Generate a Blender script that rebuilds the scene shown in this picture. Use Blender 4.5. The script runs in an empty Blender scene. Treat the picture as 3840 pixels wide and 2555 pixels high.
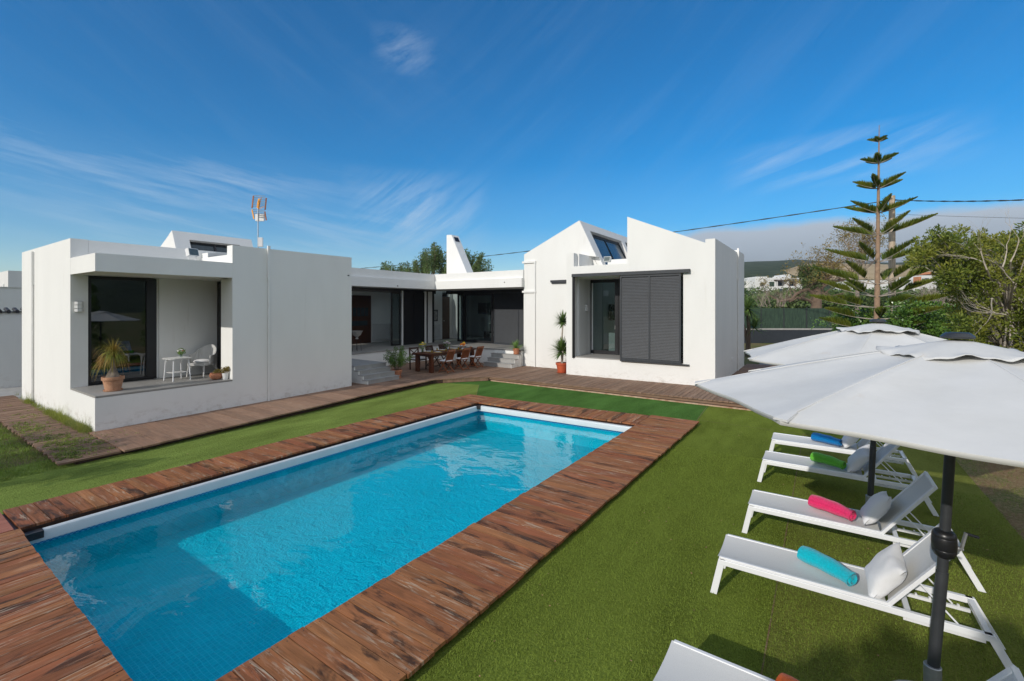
import bpy, math, random
import numpy as np
from mathutils import Vector, Matrix
R=math.radians; PI=math.pi
random.seed(7); RNG=np.random.default_rng(7)
C=bpy.context.scene.collection
SC=bpy.context.scene
YB=.5974; H=2.8
SY,CY=math.sin(YB),math.cos(YB)
def W(X,Y,z=0.0):                       # survey coordinates (X right, Y forward from the viewpoint) -> site coordinates
    return Vector((X*CY-Y*SY, X*SY+Y*CY, z))
# ---------------------------------------------------------------- node helpers
def newmat(name):
    m=bpy.data.materials.new(name); m.use_nodes=True; nt=m.node_tree; nt.nodes.clear()
    return m,nt
def nd(nt,t,**k):
    n=nt.nodes.new(t)
    for a,b in k.items():
        if a in n.inputs.keys() if isinstance(a,str) else False: n.inputs[a].default_value=b
        else: setattr(n,a,b)
    return n
def c4(c): return (c[0],c[1],c[2],1)
def ramp(nt,fac,p0,p1,c0=(0,0,0),c1=(1,1,1)):
    r=nt.nodes.new('ShaderNodeValToRGB'); r.color_ramp.elements[0].position=p0; r.color_ramp.elements[1].position=p1
    r.color_ramp.elements[0].color=c4(c0); r.color_ramp.elements[1].color=c4(c1); nt.links.new(fac,r.inputs[0]); return r.outputs[0]
def noise(nt,vec,scale,detail=4,rough=.55,dist=0):
    n=nt.nodes.new('ShaderNodeTexNoise'); n.inputs['Scale'].default_value=scale; n.inputs['Detail'].default_value=detail
    n.inputs['Roughness'].default_value=rough; n.inputs['Distortion'].default_value=dist
    nt.links.new(vec,n.inputs['Vector']); return n.outputs['Fac']
def mapping(nt,vec,scale=(1,1,1),loc=(0,0,0),rot=(0,0,0)):
    n=nt.nodes.new('ShaderNodeMapping'); n.inputs['Scale'].default_value=scale; n.inputs['Location'].default_value=loc; n.inputs['Rotation'].default_value=rot
    nt.links.new(vec,n.inputs['Vector']); return n.outputs[0]
def mix(nt,fac,a,b,mode='MIX'):
    n=nt.nodes.new('ShaderNodeMix'); n.data_type='RGBA'; n.blend_type=mode
    for s,v in ((0,fac),(6,a),(7,b)):
        if isinstance(v,(int,float)): n.inputs[s].default_value=v
        elif isinstance(v,tuple): n.inputs[s].default_value=c4(v)
        else: nt.links.new(v,n.inputs[s])
    return n.outputs[2]
def math_(nt,op,a,b=0.0,clamp=False):
    n=nt.nodes.new('ShaderNodeMath'); n.operation=op; n.use_clamp=clamp
    for i,v in ((0,a),(1,b)):
        if isinstance(v,(int,float)): n.inputs[i].default_value=v
        else: nt.links.new(v,n.inputs[i])
    return n.outputs[0]
def coords(nt,kind='Object'):
    return nt.nodes.new('ShaderNodeTexCoord').outputs[kind]
def wpos(nt): return nt.nodes.new('ShaderNodeNewGeometry').outputs['Position']
def finish(nt,col,rough=.6,bump=None,bstr=.3,bdist=.01,metal=0,spec=.5,trans=None,alpha=None,coat=0,sheen=0):
    p=nt.nodes.new('ShaderNodeBsdfPrincipled')
    for k,v in (('Base Color',col),('Roughness',rough),('Metallic',metal),('Specular IOR Level',spec),('Coat Weight',coat),('Sheen Weight',sheen)):
        if isinstance(v,(int,float)): p.inputs[k].default_value=v
        elif isinstance(v,tuple): p.inputs[k].default_value=c4(v)
        else: nt.links.new(v,p.inputs[k])
    if bump is not None:
        b=nt.nodes.new('ShaderNodeBump'); b.inputs['Strength'].default_value=bstr; b.inputs['Distance'].default_value=bdist
        nt.links.new(bump,b.inputs['Height']); nt.links.new(b.outputs[0],p.inputs['Normal'])
    out=nt.nodes.new('ShaderNodeOutputMaterial'); sh=p.outputs[0]
    if trans:
        t=nt.nodes.new('ShaderNodeBsdfTranslucent')
        if isinstance(col,tuple): t.inputs[0].default_value=c4(col)
        else: nt.links.new(col,t.inputs[0])
        m=nt.nodes.new('ShaderNodeMixShader'); m.inputs[0].default_value=trans
        nt.links.new(sh,m.inputs[1]); nt.links.new(t.outputs[0],m.inputs[2]); sh=m.outputs[0]
    nt.links.new(sh,out.inputs[0]); return p
def pm(name,col,rough=.6,var=.12,scale=6,bstr=.15,bscale=None,bdist=.004,metal=0,spec=.5,trans=None,coat=0,stretch=(1,1,1),col2=None,sheen=0):
    m,nt=newmat(name); v=mapping(nt,coords(nt),stretch)
    f=noise(nt,v,scale,5,.6); f=ramp(nt,f,.3,.7)
    a=tuple(max(0,x*(1-var)) for x in col); b=col2 or tuple(min(1,x*(1+var)) for x in col)
    cl=mix(nt,f,a,b)
    bp=noise(nt,v,bscale or scale*6,3) if bstr else None
    finish(nt,cl,rough,bp,bstr,bdist,metal,spec,trans,coat=coat,sheen=sheen); return m
def twoside(nt,fr,ior):                  # same Fresnel from either side of a thin sheet
    g=nt.nodes.new('ShaderNodeNewGeometry')
    nt.links.new(math_(nt,'ADD',ior,math_(nt,'MULTIPLY',g.outputs['Backfacing'],1/ior-ior)),fr.inputs['IOR'])
# ---------------------------------------------------------------- mesh builder
class B:
    def __init__(s): s.v=[]; s.f=[]; s.a=[]; s.uva=False
    def add(s,vs,fs,at=None):
        n=len(s.v); s.v+= [tuple(p) for p in vs]; s.f+=[tuple(n+i for i in q) for q in fs]
        s.a+= at if at else [(0,0,0)]*len(vs); s.uva=s.uva or bool(at); return s
    def box(s,x0,x1,y0,y1,z0,z1):
        x0,x1=min(x0,x1),max(x0,x1); y0,y1=min(y0,y1),max(y0,y1); z0,z1=min(z0,z1),max(z0,z1)
        v=[(x,y,z) for z in (z0,z1) for x,y in ((x0,y0),(x1,y0),(x1,y1),(x0,y1))]
        return s.add(v,[(3,2,1,0),(4,5,6,7),(0,1,5,4),(1,2,6,5),(2,3,7,6),(3,0,4,7)])
    def hexa(s,b,t,at=None):             # 4 bottom points, 4 top points (ccw)
        return s.add(list(b)+list(t),[(3,2,1,0),(4,5,6,7),(0,1,5,4),(1,2,6,5),(2,3,7,6),(3,0,4,7)],at)
    def prism(s,pts,axis,a0,a1):          # polygon extruded along an axis ('y': pts are (x,z); 'x': (y,z); 'z': (x,y))
        def P(p,a): return {'y':(p[0],a,p[1]),'x':(a,p[0],p[1]),'z':(p[0],p[1],a)}[axis]
        n=len(pts); v=[P(p,a0) for p in pts]+[P(p,a1) for p in pts]
        ar=sum(pts[i][0]*pts[(i+1)%n][1]-pts[(i+1)%n][0]*pts[i][1] for i in range(n))
        fs=[tuple(range(n)),tuple(range(2*n-1,n-1,-1))]+[(i,i+n,(i+1)%n+n,(i+1)%n) for i in range(n)]
        flip=(ar>0) ^ (axis=='y') ^ (a1<a0)
        if flip: fs=[q[::-1] for q in fs]
        return s.add(v,fs)
    def tube(s,pts,rad,n=8,cap=True):
        pts=[Vector(p) for p in pts]
        if not isinstance(rad,(list,tuple)): rad=[rad]*len(pts)
        rings=[]; up=None
        for i,p in enumerate(pts):
            d=(pts[min(i+1,len(pts)-1)]-pts[max(i-1,0)]).normalized()
            if up is None: up=Vector((0,0,1)) if abs(d.z)<.9 else Vector((1,0,0))
            a=d.cross(up)
            if a.length<1e-4: a=d.cross(Vector((0,1,0)))
            a.normalize(); b=a.cross(d).normalized(); up=b
            rings.append([p+(a*math.cos(2*PI*k/n)+b*math.sin(2*PI*k/n))*rad[i] for k in range(n)])
        v=[q for r in rings for q in r]; fs=[]
        for i in range(len(pts)-1):
            for k in range(n): fs.append((i*n+k,i*n+(k+1)%n,(i+1)*n+(k+1)%n,(i+1)*n+k))
        if cap: fs.append(tuple(range(n-1,-1,-1))); fs.append(tuple(range((len(pts)-1)*n,len(pts)*n)))
        return s.add(v,fs)
    def bar(s,p0,p1,w,h,up=(0,0,1)):       # rectangular bar between two points
        p0,p1=Vector(p0),Vector(p1); d=(p1-p0).normalized(); u=Vector(up); a=d.cross(u)
        if a.length<1e-3: a=d.cross(Vector((0,1,0)))
        a.normalize(); b=a.cross(d).normalized(); a=a*w/2; b=b*h/2
        return s.hexa([p0-a-b,p0+a-b,p1+a-b,p1-a-b],[p0-a+b,p0+a+b,p1+a+b,p1-a+b])
    def lathe(s,prof,c=(0,0,0),n=20,wob=None):
        v=[]; fs=[]; m=len(prof)
        for i,(r,z) in enumerate(prof):
            for k in range(n):
                t=2*PI*k/n; rr=r*(1+(wob(t,z) if wob else 0)); v.append((c[0]+rr*math.cos(t),c[1]+rr*math.sin(t),c[2]+z))
        for i in range(m-1):
            for k in range(n): fs.append((i*n+k,i*n+(k+1)%n,(i+1)*n+(k+1)%n,(i+1)*n+k))
        fs.append(tuple(range(n-1,-1,-1))); fs.append(tuple(range((m-1)*n,m*n)))
        return s.add(v,fs)
    def ball(s,c,r,n=8,sq=(1,1,1)):
        v=[];fs=[]; m=n//2+1
        for i in range(m+1):
            a=PI*i/m-PI/2
            for k in range(n):
                v.append((c[0]+r*sq[0]*math.cos(a)*math.cos(2*PI*k/n),c[1]+r*sq[1]*math.cos(a)*math.sin(2*PI*k/n),c[2]+r*sq[2]*math.sin(a)))
        for i in range(m):
            for k in range(n): fs.append((i*n+k,i*n+(k+1)%n,(i+1)*n+(k+1)%n,(i+1)*n+k))
        return s.add(v,fs)
    def plank(s,b,t,rnd,L,Wd):            # b,t: quads start-left,start-right,end-right,end-left ; grain along start->end
        r=rnd; at=[(0,0,r),(0,Wd,r),(L,Wd,r),(L,0,r)]*2
        return s.hexa(b,t,at)
    def build(s,name,mat=None,parent=None,smooth=False,off=None,bevel=0,mods=None):
        o3=Vector(off) if off is not None else (parent.matrix_basis.translation.copy() if parent is not None and parent.get('_w') else Vector((0,0,0)))
        me=bpy.data.meshes.new(name); me.from_pydata([(p[0]-o3.x,p[1]-o3.y,p[2]-o3.z) for p in s.v],[],s.f); me.update()
        if s.uva:
            at=me.attributes.new('gr','FLOAT_VECTOR','POINT'); at.data.foreach_set('vector',np.array(s.a,'f').ravel())
        o=bpy.data.objects.new(name,me); C.objects.link(o)
        if mat: me.materials.append(mat)
        if parent is not None: o.parent=parent
        elif off is not None: o.location=o3
        if smooth:
            me.shade_smooth()
            try: me.set_sharp_from_angle(angle=R(38))
            except Exception: pass
        if bevel:
            b=o.modifiers.new('bevel','BEVEL'); b.width=bevel; b.segments=2; b.limit_method='ANGLE'
        return o
def tag(o,label=None,cat=None,group=None,kind=None):
    if label: o['label']=label
    if cat: o['category']=cat
    if group: o['group']=group
    if kind: o['kind']=kind
    return o
def thing(name,label,cat,loc=(0,0,0),rz=0,group=None,world=False):
    o=bpy.data.objects.new(name,None); C.objects.link(o); o.location=loc; o.rotation_euler=(0,0,rz); o.empty_display_size=.2
    if world: o['_w']=1
    return tag(o,label,cat,group)
def copy_tree(o,parent=None):
    c=o.copy(); C.objects.link(c)
    if parent is not None: c.parent=parent
    for ch in list(o.children): copy_tree(ch,c)
    return c
def npmesh(name,V,F,mat,parent=None,attr=None,off=None,smooth=False):   # numpy verts (n,3) faces (m,k)
    V=np.asarray(V,'f'); F=np.asarray(F,np.int32)
    o3=np.array(off,'f') if off is not None else (np.array(parent.location,'f') if parent is not None and parent.get('_w') else np.zeros(3,'f'))
    me=bpy.data.meshes.new(name); k=F.shape[1]
    me.vertices.add(len(V)); me.vertices.foreach_set('co',(V-o3).ravel())
    me.loops.add(F.size); me.loops.foreach_set('vertex_index',F.ravel())
    me.polygons.add(len(F)); me.polygons.foreach_set('loop_start',np.arange(len(F),dtype=np.int32)*k)
    if attr is not None:
        at=me.attributes.new('lr','FLOAT','POINT'); at.data.foreach_set('value',np.asarray(attr,'f'))
    me.update(calc_edges=True); me.validate()
    o=bpy.data.objects.new(name,me); C.objects.link(o); me.materials.append(mat)
    if smooth: me.shade_smooth()
    if parent is not None: o.parent=parent
    elif off is not None: o.location=Vector(off)
    return o
def rand_unit(n):
    v=RNG.normal(size=(n,3)); return v/np.linalg.norm(v,axis=1,keepdims=True)
def leaves(P,size,aspect=2.0,up=.3,D=None,jit=.5,droop=0):
    """leaf quads (diamond) at points P; returns verts, faces, per-vertex random"""
    n=len(P); d=rand_unit(n) if D is None else D+jit*rand_unit(n)
    d[:,2]+=up; d/=np.linalg.norm(d,axis=1,keepdims=True)
    a=np.cross(d,rand_unit(n)); a/=np.linalg.norm(a,axis=1,keepdims=True)+1e-9
    L=(size*(.6+.8*RNG.random(n)))[:,None]; w=L/aspect/2
    p0=P; p1=P+d*L*.5+a*w; p2=P+d*L; p3=P+d*L*.5-a*w
    if droop: p2[:,2]-=droop*L[:,0]
    V=np.stack([p0,p1,p2,p3],1).reshape(-1,3); F=np.arange(4*n).reshape(-1,4)
    return V,F,np.repeat(RNG.random(n),4)
def clumps(cs,rs,n,shell=.55):
    """points in blobs; cs (k,3) centres, rs radii"""
    cs=np.asarray(cs,float); rs=np.asarray(rs,float); w=rs**2; idx=RNG.choice(len(cs),n,p=w/w.sum())
    u=rand_unit(n)*(shell+(1-shell)*RNG.random(n)**.6)[:,None]
    return cs[idx]+u*rs[idx][:,None], u
# ---------------------------------------------------------------- materials
def leafmat(name,c1,c2,c3=None,rough=.5,trans=.25,spec=.35):
    m,nt=newmat(name); a=nt.nodes.new('ShaderNodeAttribute'); a.attribute_name='lr'
    cl=mix(nt,a.outputs['Fac'],c1,c2)
    n=noise(nt,wpos(nt),1.3,3); cl=mix(nt,ramp(nt,n,.42,.62),cl,c3 or tuple(x*1.35 for x in c2))
    finish(nt,cl,rough,spec=spec,trans=trans); return m
def woodmat(name,base,red,grey,dark,wear=.5,stain=.5,rough=.55,bs=.5,gap=0):
    m,nt=newmat(name); a=nt.nodes.new('ShaderNodeAttribute'); a.attribute_name='gr'
    sep=nt.nodes.new('ShaderNodeSeparateXYZ'); nt.links.new(a.outputs['Vector'],sep.inputs[0])
    off=nt.nodes.new('ShaderNodeCombineXYZ'); r37=math_(nt,'MULTIPLY',sep.outputs[2],37.0); r91=math_(nt,'MULTIPLY',sep.outputs[2],91.0)
    nt.links.new(math_(nt,'ADD',sep.outputs[0],r37),off.inputs[0]); nt.links.new(math_(nt,'ADD',sep.outputs[1],r91),off.inputs[1])
    v=off.outputs[0]
    rn=nt.nodes.new('ShaderNodeTexWhiteNoise'); rn.noise_dimensions='1D'; nt.links.new(sep.outputs[2],rn.inputs['W'])
    s2=nt.nodes.new('ShaderNodeSeparateColor'); nt.links.new(rn.outputs['Color'],s2.inputs[0])
    grain=noise(nt,mapping(nt,v,(2.2,60,1)),1,6,.6,.6); coarse=noise(nt,mapping(nt,v,(1.2,9,1)),1,4,.6,1.2)
    cl=mix(nt,s2.outputs[0],base,red)
    cl=mix(nt,ramp(nt,coarse,.3,.75),cl,mix(nt,.55,cl,dark))
    cl=mix(nt,math_(nt,'MULTIPLY',ramp(nt,grain,.38,.7),.55),cl,tuple(x*.35 for x in base))
    st=noise(nt,mapping(nt,v,(1.5,6,1),(3,5,0)),1,5,.65,.8)
    th=ramp(nt,math_(nt,'ADD',st,math_(nt,'MULTIPLY',math_(nt,'SUBTRACT',s2.outputs[1],.5),.22)),.56,.66)
    cl=mix(nt,math_(nt,'MULTIPLY',th,stain),cl,dark)
    wr=noise(nt,mapping(nt,v,(3.2,34,1),(11,2,0)),1,7,.7,.5)
    patch=ramp(nt,noise(nt,mapping(nt,v,(1.1,4,1),(1,9,0)),1,3),.45,.62)
    wf=math_(nt,'MULTIPLY',math_(nt,'MULTIPLY',ramp(nt,wr,.52,.6),patch),wear)
    cl=mix(nt,wf,cl,grey)
    br=nt.nodes.new('ShaderNodeHueSaturation'); nt.links.new(cl,br.inputs['Color']); nt.links.new(math_(nt,'ADD',math_(nt,'MULTIPLY',s2.outputs[2],.38),.80),br.inputs['Value'])
    finish(nt,br.outputs[0],math_(nt,'ADD',math_(nt,'MULTIPLY',grain,.3),rough-.15),math_(nt,'ADD',grain,math_(nt,'MULTIPLY',wf,.4)),bs,.006,spec=.22)
    return m
def wallmat(name,col,stain=(.42,.38,.3),sf=.3):
    m,nt=newmat(name); p=wpos(nt)
    v=noise(nt,mapping(nt,p,(1.2,1.2,.35)),1,6,.65)
    cl=mix(nt,ramp(nt,v,.3,.75),tuple(x*.93 for x in col),col)
    st=ramp(nt,noise(nt,mapping(nt,p,(6,6,.35),(2,1,0)),1,6,.7,.4),.58,.75); big=ramp(nt,noise(nt,p,.5,3),.5,.68)
    cl=mix(nt,math_(nt,'MULTIPLY',math_(nt,'MULTIPLY',st,big),sf),cl,stain)
    # splash dirt: blotches that thin out upwards
    sx=nt.nodes.new('ShaderNodeSeparateXYZ'); nt.links.new(p,sx.inputs[0])
    lo=math_(nt,'SUBTRACT',1.0,math_(nt,'MULTIPLY',math_(nt,'SUBTRACT',sx.outputs[2],.12),2.2),True)
    bl=ramp(nt,noise(nt,mapping(nt,p,(4,4,7)),1,7,.75),.5,.66)
    cl=mix(nt,math_(nt,'MULTIPLY',math_(nt,'MULTIPLY',lo,bl),.45),cl,(.3,.24,.17))
    bn=math_(nt,'ADD',noise(nt,p,70,4),math_(nt,'MULTIPLY',noise(nt,p,9,3),2.0))
    finish(nt,cl,.9,bn,.28,.004,spec=.2); return m
M={}
M['wall']=wallmat('white stucco',(.81,.81,.785),sf=.4)
M['wall2']=wallmat('neighbour stucco',(.74,.74,.72),sf=.2)
M['roofslab']=pm('roof screed',(.42,.4,.36),.9,.2,3)
M['iwall']=pm('interior paint',(.86,.86,.84),.8,.03,2,.03)
M['ifloor']=pm('interior tile',(.22,.21,.2),.35,.1,3,.05)
M['black']=pm('black aluminium',(.012,.012,.014),.35,.2,8,.02)
M['shutter']=pm('anthracite louvre',(.024,.029,.036),.55,.15,5,.05)
M['pipe']=pm('painted pipe',(.78,.78,.76),.5,.05,4,.05)
M['whitemetal']=pm('white powder coat',(.78,.79,.80),.35,.03,6,.03)
M['steel']=pm('brushed steel',(.55,.55,.55),.3,.1,20,.05,metal=1)
M['galv']=pm('galvanised steel',(.4,.41,.42),.5,.2,15,.05,metal=.8)
M['pole']=pm('dark pole coat',(.035,.038,.042),.38,.2,9,.04)
M['brownwood']=pm('brown door wood',(.07,.025,.012),.4,.3,5,.1,stretch=(6,6,1))
M['terracotta']=pm('terracotta',(.46,.19,.1),.85,.22,9,.2)
M['terra_light']=pm('dusty terracotta',(.46,.22,.12),.85,.3,7,.25,col2=(.55,.31,.19))
M['redplastic']=pm('red planter plastic',(.5,.1,.04),.5,.08,4,.05)
M['soil']=pm('potting soil',(.05,.035,.025),.95,.4,30,.6)
M['wicker']=None
M['ceramic']=pm('white ceramic',(.75,.75,.74),.25,.03,4,.02)
M['stone']=pm('carved stone',(.4,.38,.35),.85,.2,12,.3)
M['rust']=pm('red masonry edge',(.42,.2,.12),.9,.3,6,.4,col2=(.55,.42,.3))
M['concrete']=pm('concrete',(.34,.33,.31),.9,.15,4,.3)
M['bark']=pm('bark',(.16,.11,.075),.9,.35,9,.8,stretch=(3,3,.7),bdist=.02)
M['ponytrunk']=pm('ponytail trunk',(.27,.22,.17),.95,.4,14,.9,bdist=.02)
M['palebark']=pm('pale dry branch',(.42,.37,.31),.9,.25,9,.5)
M['polewood']=pm('pole timber',(.42,.31,.2),.85,.3,5,.5,stretch=(8,8,.5),col2=(.6,.5,.38))
M['cable']=pm('cable rubber',(.02,.02,.022),.6,.1)
M['tin']=pm('dark corrugated tiles',(.03,.03,.035),.7,.3)
M['orangeroof']=pm('orange tiles',(.55,.22,.1),.85,.2,.6,0)
M['farwin']=pm('far window',(.05,.07,.08),.2,.3,1,0)
M['deck']=woodmat('grey brown deck',(.33,.21,.14),(.29,.17,.11),(.40,.33,.27),(.11,.075,.055),.35,.3,.7)
M['deckleft']=woodmat('warm deck',(.40,.25,.165),(.35,.205,.135),(.42,.34,.26),(.16,.10,.07),.3,.3,.65)
M['pooldeck']=woodmat('weathered hardwood',(.46,.20,.075),(.37,.115,.05),(.50,.41,.30),(.035,.02,.013),.7,.85,.6)
M['redboard']=woodmat('red board',(.42,.16,.1),(.40,.15,.1),(.3,.24,.2),(.2,.06,.04),.12,.1,.55)
M['table']=woodmat('oiled table wood',(.13,.038,.015),(.12,.035,.014),(.3,.2,.12),(.05,.018,.01),.1,.2,.4)
M['chairwood']=pm('teak chair wood',(.24,.075,.025),.45,.25,5,.08,stretch=(3,3,3))
M['darkwood']=pm('dark chair wood',(.05,.022,.014),.5,.25,5,.08)
def tilemat(name,col,sx,sy,rough=.55,axis='xy',mortar=(.3,.29,.27)):
    m,nt=newmat(name); p=coords(nt)
    if axis=='yz': p=mapping(nt,p,rot=(0,0,0)); 
    b=nt.nodes.new('ShaderNodeTexBrick'); b.offset=0; b.inputs['Scale'].default_value=1; b.inputs['Brick Width'].default_value=sx; b.inputs['Row Height'].default_value=sy
    b.inputs['Mortar Size'].default_value=.004; b.inputs['Color1'].default_value=c4(col); b.inputs['Color2'].default_value=c4(tuple(x*.88 for x in col)); b.inputs['Mortar'].default_value=c4(mortar)
    nt.links.new(p,b.inputs['Vector'])
    n=ramp(nt,noise(nt,mapping(nt,p,(1,9,9)),3,5),.3,.7); cl=mix(nt,math_(nt,'MULTIPLY',n,.35),b.outputs[0],tuple(x*.7 for x in col))
    finish(nt,cl,rough,noise(nt,p,40),.1,.002,spec=.35); return m
M['tile']=tilemat('grey wood look tile',(.33,.32,.30),1.2,.3)
M['steptile']=tilemat('step tile',(.36,.355,.34),.6,.3)
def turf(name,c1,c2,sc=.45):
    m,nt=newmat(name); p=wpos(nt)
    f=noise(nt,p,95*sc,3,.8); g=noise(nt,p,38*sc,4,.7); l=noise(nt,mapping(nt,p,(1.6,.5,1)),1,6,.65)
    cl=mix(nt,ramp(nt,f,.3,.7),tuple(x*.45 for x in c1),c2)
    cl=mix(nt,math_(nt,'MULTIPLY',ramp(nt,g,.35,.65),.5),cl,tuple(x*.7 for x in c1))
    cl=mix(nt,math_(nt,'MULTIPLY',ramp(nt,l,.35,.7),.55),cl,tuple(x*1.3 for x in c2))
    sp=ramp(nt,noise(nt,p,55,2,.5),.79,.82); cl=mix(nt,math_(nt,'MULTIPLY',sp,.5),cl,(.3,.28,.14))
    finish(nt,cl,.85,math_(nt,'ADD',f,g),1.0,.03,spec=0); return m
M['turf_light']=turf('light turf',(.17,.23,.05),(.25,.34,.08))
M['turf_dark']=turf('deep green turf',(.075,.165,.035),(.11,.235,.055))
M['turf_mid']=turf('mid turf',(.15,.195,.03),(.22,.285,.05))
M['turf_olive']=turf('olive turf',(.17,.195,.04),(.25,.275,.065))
m,nt=newmat('earth ground'); p=wpos(nt)
cl=mix(nt,ramp(nt,noise(nt,p,.35,6,.65),.4,.6),(.085,.12,.03),(.2,.15,.085)); cl=mix(nt,ramp(nt,noise(nt,p,14,5,.7),.45,.62),cl,(.13,.15,.05))
cl=mix(nt,math_(nt,'MULTIPLY',ramp(nt,noise(nt,p,45,4,.7),.5,.65),.5),cl,(.06,.05,.03))
finish(nt,cl,.95,noise(nt,p,30,6,.7),.8,.03,spec=.1); M['earth']=m
m,nt=newmat('dry soil and grass'); p=wpos(nt)
cl=mix(nt,ramp(nt,noise(nt,p,1.3,5,.65),.42,.58),(.24,.15,.08),(.12,.15,.04)); cl=mix(nt,ramp(nt,noise(nt,p,22,6,.75),.45,.6),cl,(.3,.22,.12))
cl=mix(nt,math_(nt,'MULTIPLY',ramp(nt,noise(nt,mapping(nt,p,(60,20,1)),1,4,.7),.55,.62),.6),cl,(.36,.3,.18))
finish(nt,cl,.95,noise(nt,p,40,6,.75),1,.03,spec=.1); M['dry']=m
m,nt=newmat('gravel'); p=wpos(nt)
finish(nt,mix(nt,ramp(nt,noise(nt,p,25,5,.7),.35,.65),(.16,.16,.155),(.4,.39,.37)),.95,noise(nt,p,40),.6,.02,spec=.1); M['gravel']=m
m,nt=newmat('green reed screen'); p=wpos(nt)
n=noise(nt,mapping(nt,p,(14,14,1.8)),1,6,.8); cl=mix(nt,ramp(nt,n,.35,.68),(.008,.022,.014),(.05,.095,.055))
finish(nt,cl,.8,n,.8,.03); M['reed']=m
m,nt=newmat('pool liner'); p=wpos(nt)
b=nt.nodes.new('ShaderNodeTexBrick'); b.offset=0; b.inputs['Scale'].default_value=1; b.inputs['Brick Width'].default_value=.045; b.inputs['Row Height'].default_value=.045
b.inputs['Mortar Size'].default_value=.0035; b.inputs['Color1'].default_value=(.0,.47,.60,1); b.inputs['Color2'].default_value=(.002,.54,.66,1); b.inputs['Mortar'].default_value=(.05,.62,.74,1)
gx=nt.nodes.new('ShaderNodeNewGeometry'); sp=nt.nodes.new('ShaderNodeSeparateXYZ'); nt.links.new(p,sp.inputs[0]); cb=nt.nodes.new('ShaderNodeCombineXYZ')
nt.links.new(math_(nt,'ADD',sp.outputs[0],math_(nt,'MULTIPLY',sp.outputs[2],0.0)),cb.inputs[0]); nt.links.new(math_(nt,'ADD',sp.outputs[1],sp.outputs[2]),cb.inputs[1])
wn=nt.nodes.new('ShaderNodeTexNoise'); wn.inputs['Scale'].default_value=4; nt.links.new(p,wn.inputs['Vector'])
wv=nt.nodes.new('ShaderNodeVectorMath'); wv.operation='MULTIPLY_ADD'; nt.links.new(wn.outputs['Color'],wv.inputs[0]); wv.inputs[1].default_value=(.05,.05,0); nt.links.new(cb.outputs[0],wv.inputs[2])
nt.links.new(wv.outputs[0],b.inputs['Vector'])
cl=mix(nt,math_(nt,'MULTIPLY',ramp(nt,noise(nt,p,.8,6,.7),.45,.7),.45),b.outputs[0],(.0,.38,.45))
finish(nt,cl,.5,math_(nt,'ADD',noise(nt,p,5,4,.6,1.2),math_(nt,'MULTIPLY',noise(nt,p,14,3,.6,1.5),.5)),.9,.05,spec=.1); M['liner']=m
M['lip']=pm('pool rim plastic',(.60,.65,.67),.35,.05,3,.03)
m,nt=newmat('pool mosaic'); p=wpos(nt)
ch=nt.nodes.new('ShaderNodeTexChecker'); ch.inputs['Scale'].default_value=36; ch.inputs['Color1'].default_value=(.02,.22,.55,1); ch.inputs['Color2'].default_value=(.3,.6,.8,1); nt.links.new(p,ch.inputs[0])
finish(nt,ch.outputs[0],.4); M['mosaic']=m
m,nt=newmat('pool water'); p=wpos(nt)
tr=nt.nodes.new('ShaderNodeBsdfTransparent'); tr.inputs[0].default_value=(.48,.94,.985,1)
gl=nt.nodes.new('ShaderNodeBsdfGlossy'); gl.inputs['Roughness'].default_value=.01
fr=nt.nodes.new('ShaderNodeFresnel'); twoside(nt,fr,1.38)
bn=nt.nodes.new('ShaderNodeBump'); bn.inputs['Strength'].default_value=.5; bn.inputs['Distance'].default_value=.026
hh=math_(nt,'ADD',noise(nt,mapping(nt,p,(1,1.4,1)),1.3,3,.5,.9),math_(nt,'MULTIPLY',noise(nt,p,5,2,.5,.6),.03))
nt.links.new(hh,bn.inputs['Height']); nt.links.new(bn.outputs[0],gl.inputs['Normal']); nt.links.new(bn.outputs[0],fr.inputs['Normal'])
ms=nt.nodes.new('ShaderNodeMixShader'); nt.links.new(fr.outputs[0],ms.inputs[0]); nt.links.new(tr.outputs[0],ms.inputs[1]); nt.links.new(gl.outputs[0],ms.inputs[2])
o=nt.nodes.new('ShaderNodeOutputMaterial'); nt.links.new(ms.outputs[0],o.inputs[0]); M['water']=m
def glass(name,tint,ior=1.5,gain=1.0):
    m,nt=newmat(name); tr=nt.nodes.new('ShaderNodeBsdfTransparent'); tr.inputs[0].default_value=c4(tint)
    gl=nt.nodes.new('ShaderNodeBsdfGlossy'); gl.inputs['Roughness'].default_value=0; gl.inputs[0].default_value=(.9,.93,.95,1)
    fr=nt.nodes.new('ShaderNodeFresnel'); twoside(nt,fr,ior)
    ms=nt.nodes.new('ShaderNodeMixShader'); nt.links.new(math_(nt,'MULTIPLY',fr.outputs[0],gain,True),ms.inputs[0]); nt.links.new(tr.outputs[0],ms.inputs[1]); nt.links.new(gl.outputs[0],ms.inputs[2])
    o=nt.nodes.new('ShaderNodeOutputMaterial'); nt.links.new(ms.outputs[0],o.inputs[0]); return m
M['glass']=glass('window glass',(.62,.68,.68),1.5,1.5); M['darkglass']=glass('dark window glass',(.25,.28,.3),1.6,2.2); M['vase']=glass('clear glass',(.85,.9,.88),1.45,1)
m,nt=newmat('umbrella canvas'); p=coords(nt)
st=ramp(nt,noise(nt,mapping(nt,p,(3,1.2,3),(4,1,2)),1,5,.6,.3),.68,.76)
cl=mix(nt,math_(nt,'MULTIPLY',st,.22),mix(nt,ramp(nt,noise(nt,p,3,4),.3,.7),(.66,.66,.64),(.72,.72,.705)),(.55,.38,.24))
finish(nt,cl,.9,math_(nt,'ADD',noise(nt,mapping(nt,p,(5,5,5)),1,3),math_(nt,'MULTIPLY',noise(nt,p,260,2),.12)),.25,.02,spec=.15,trans=.12); M['canvas']=m
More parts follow.
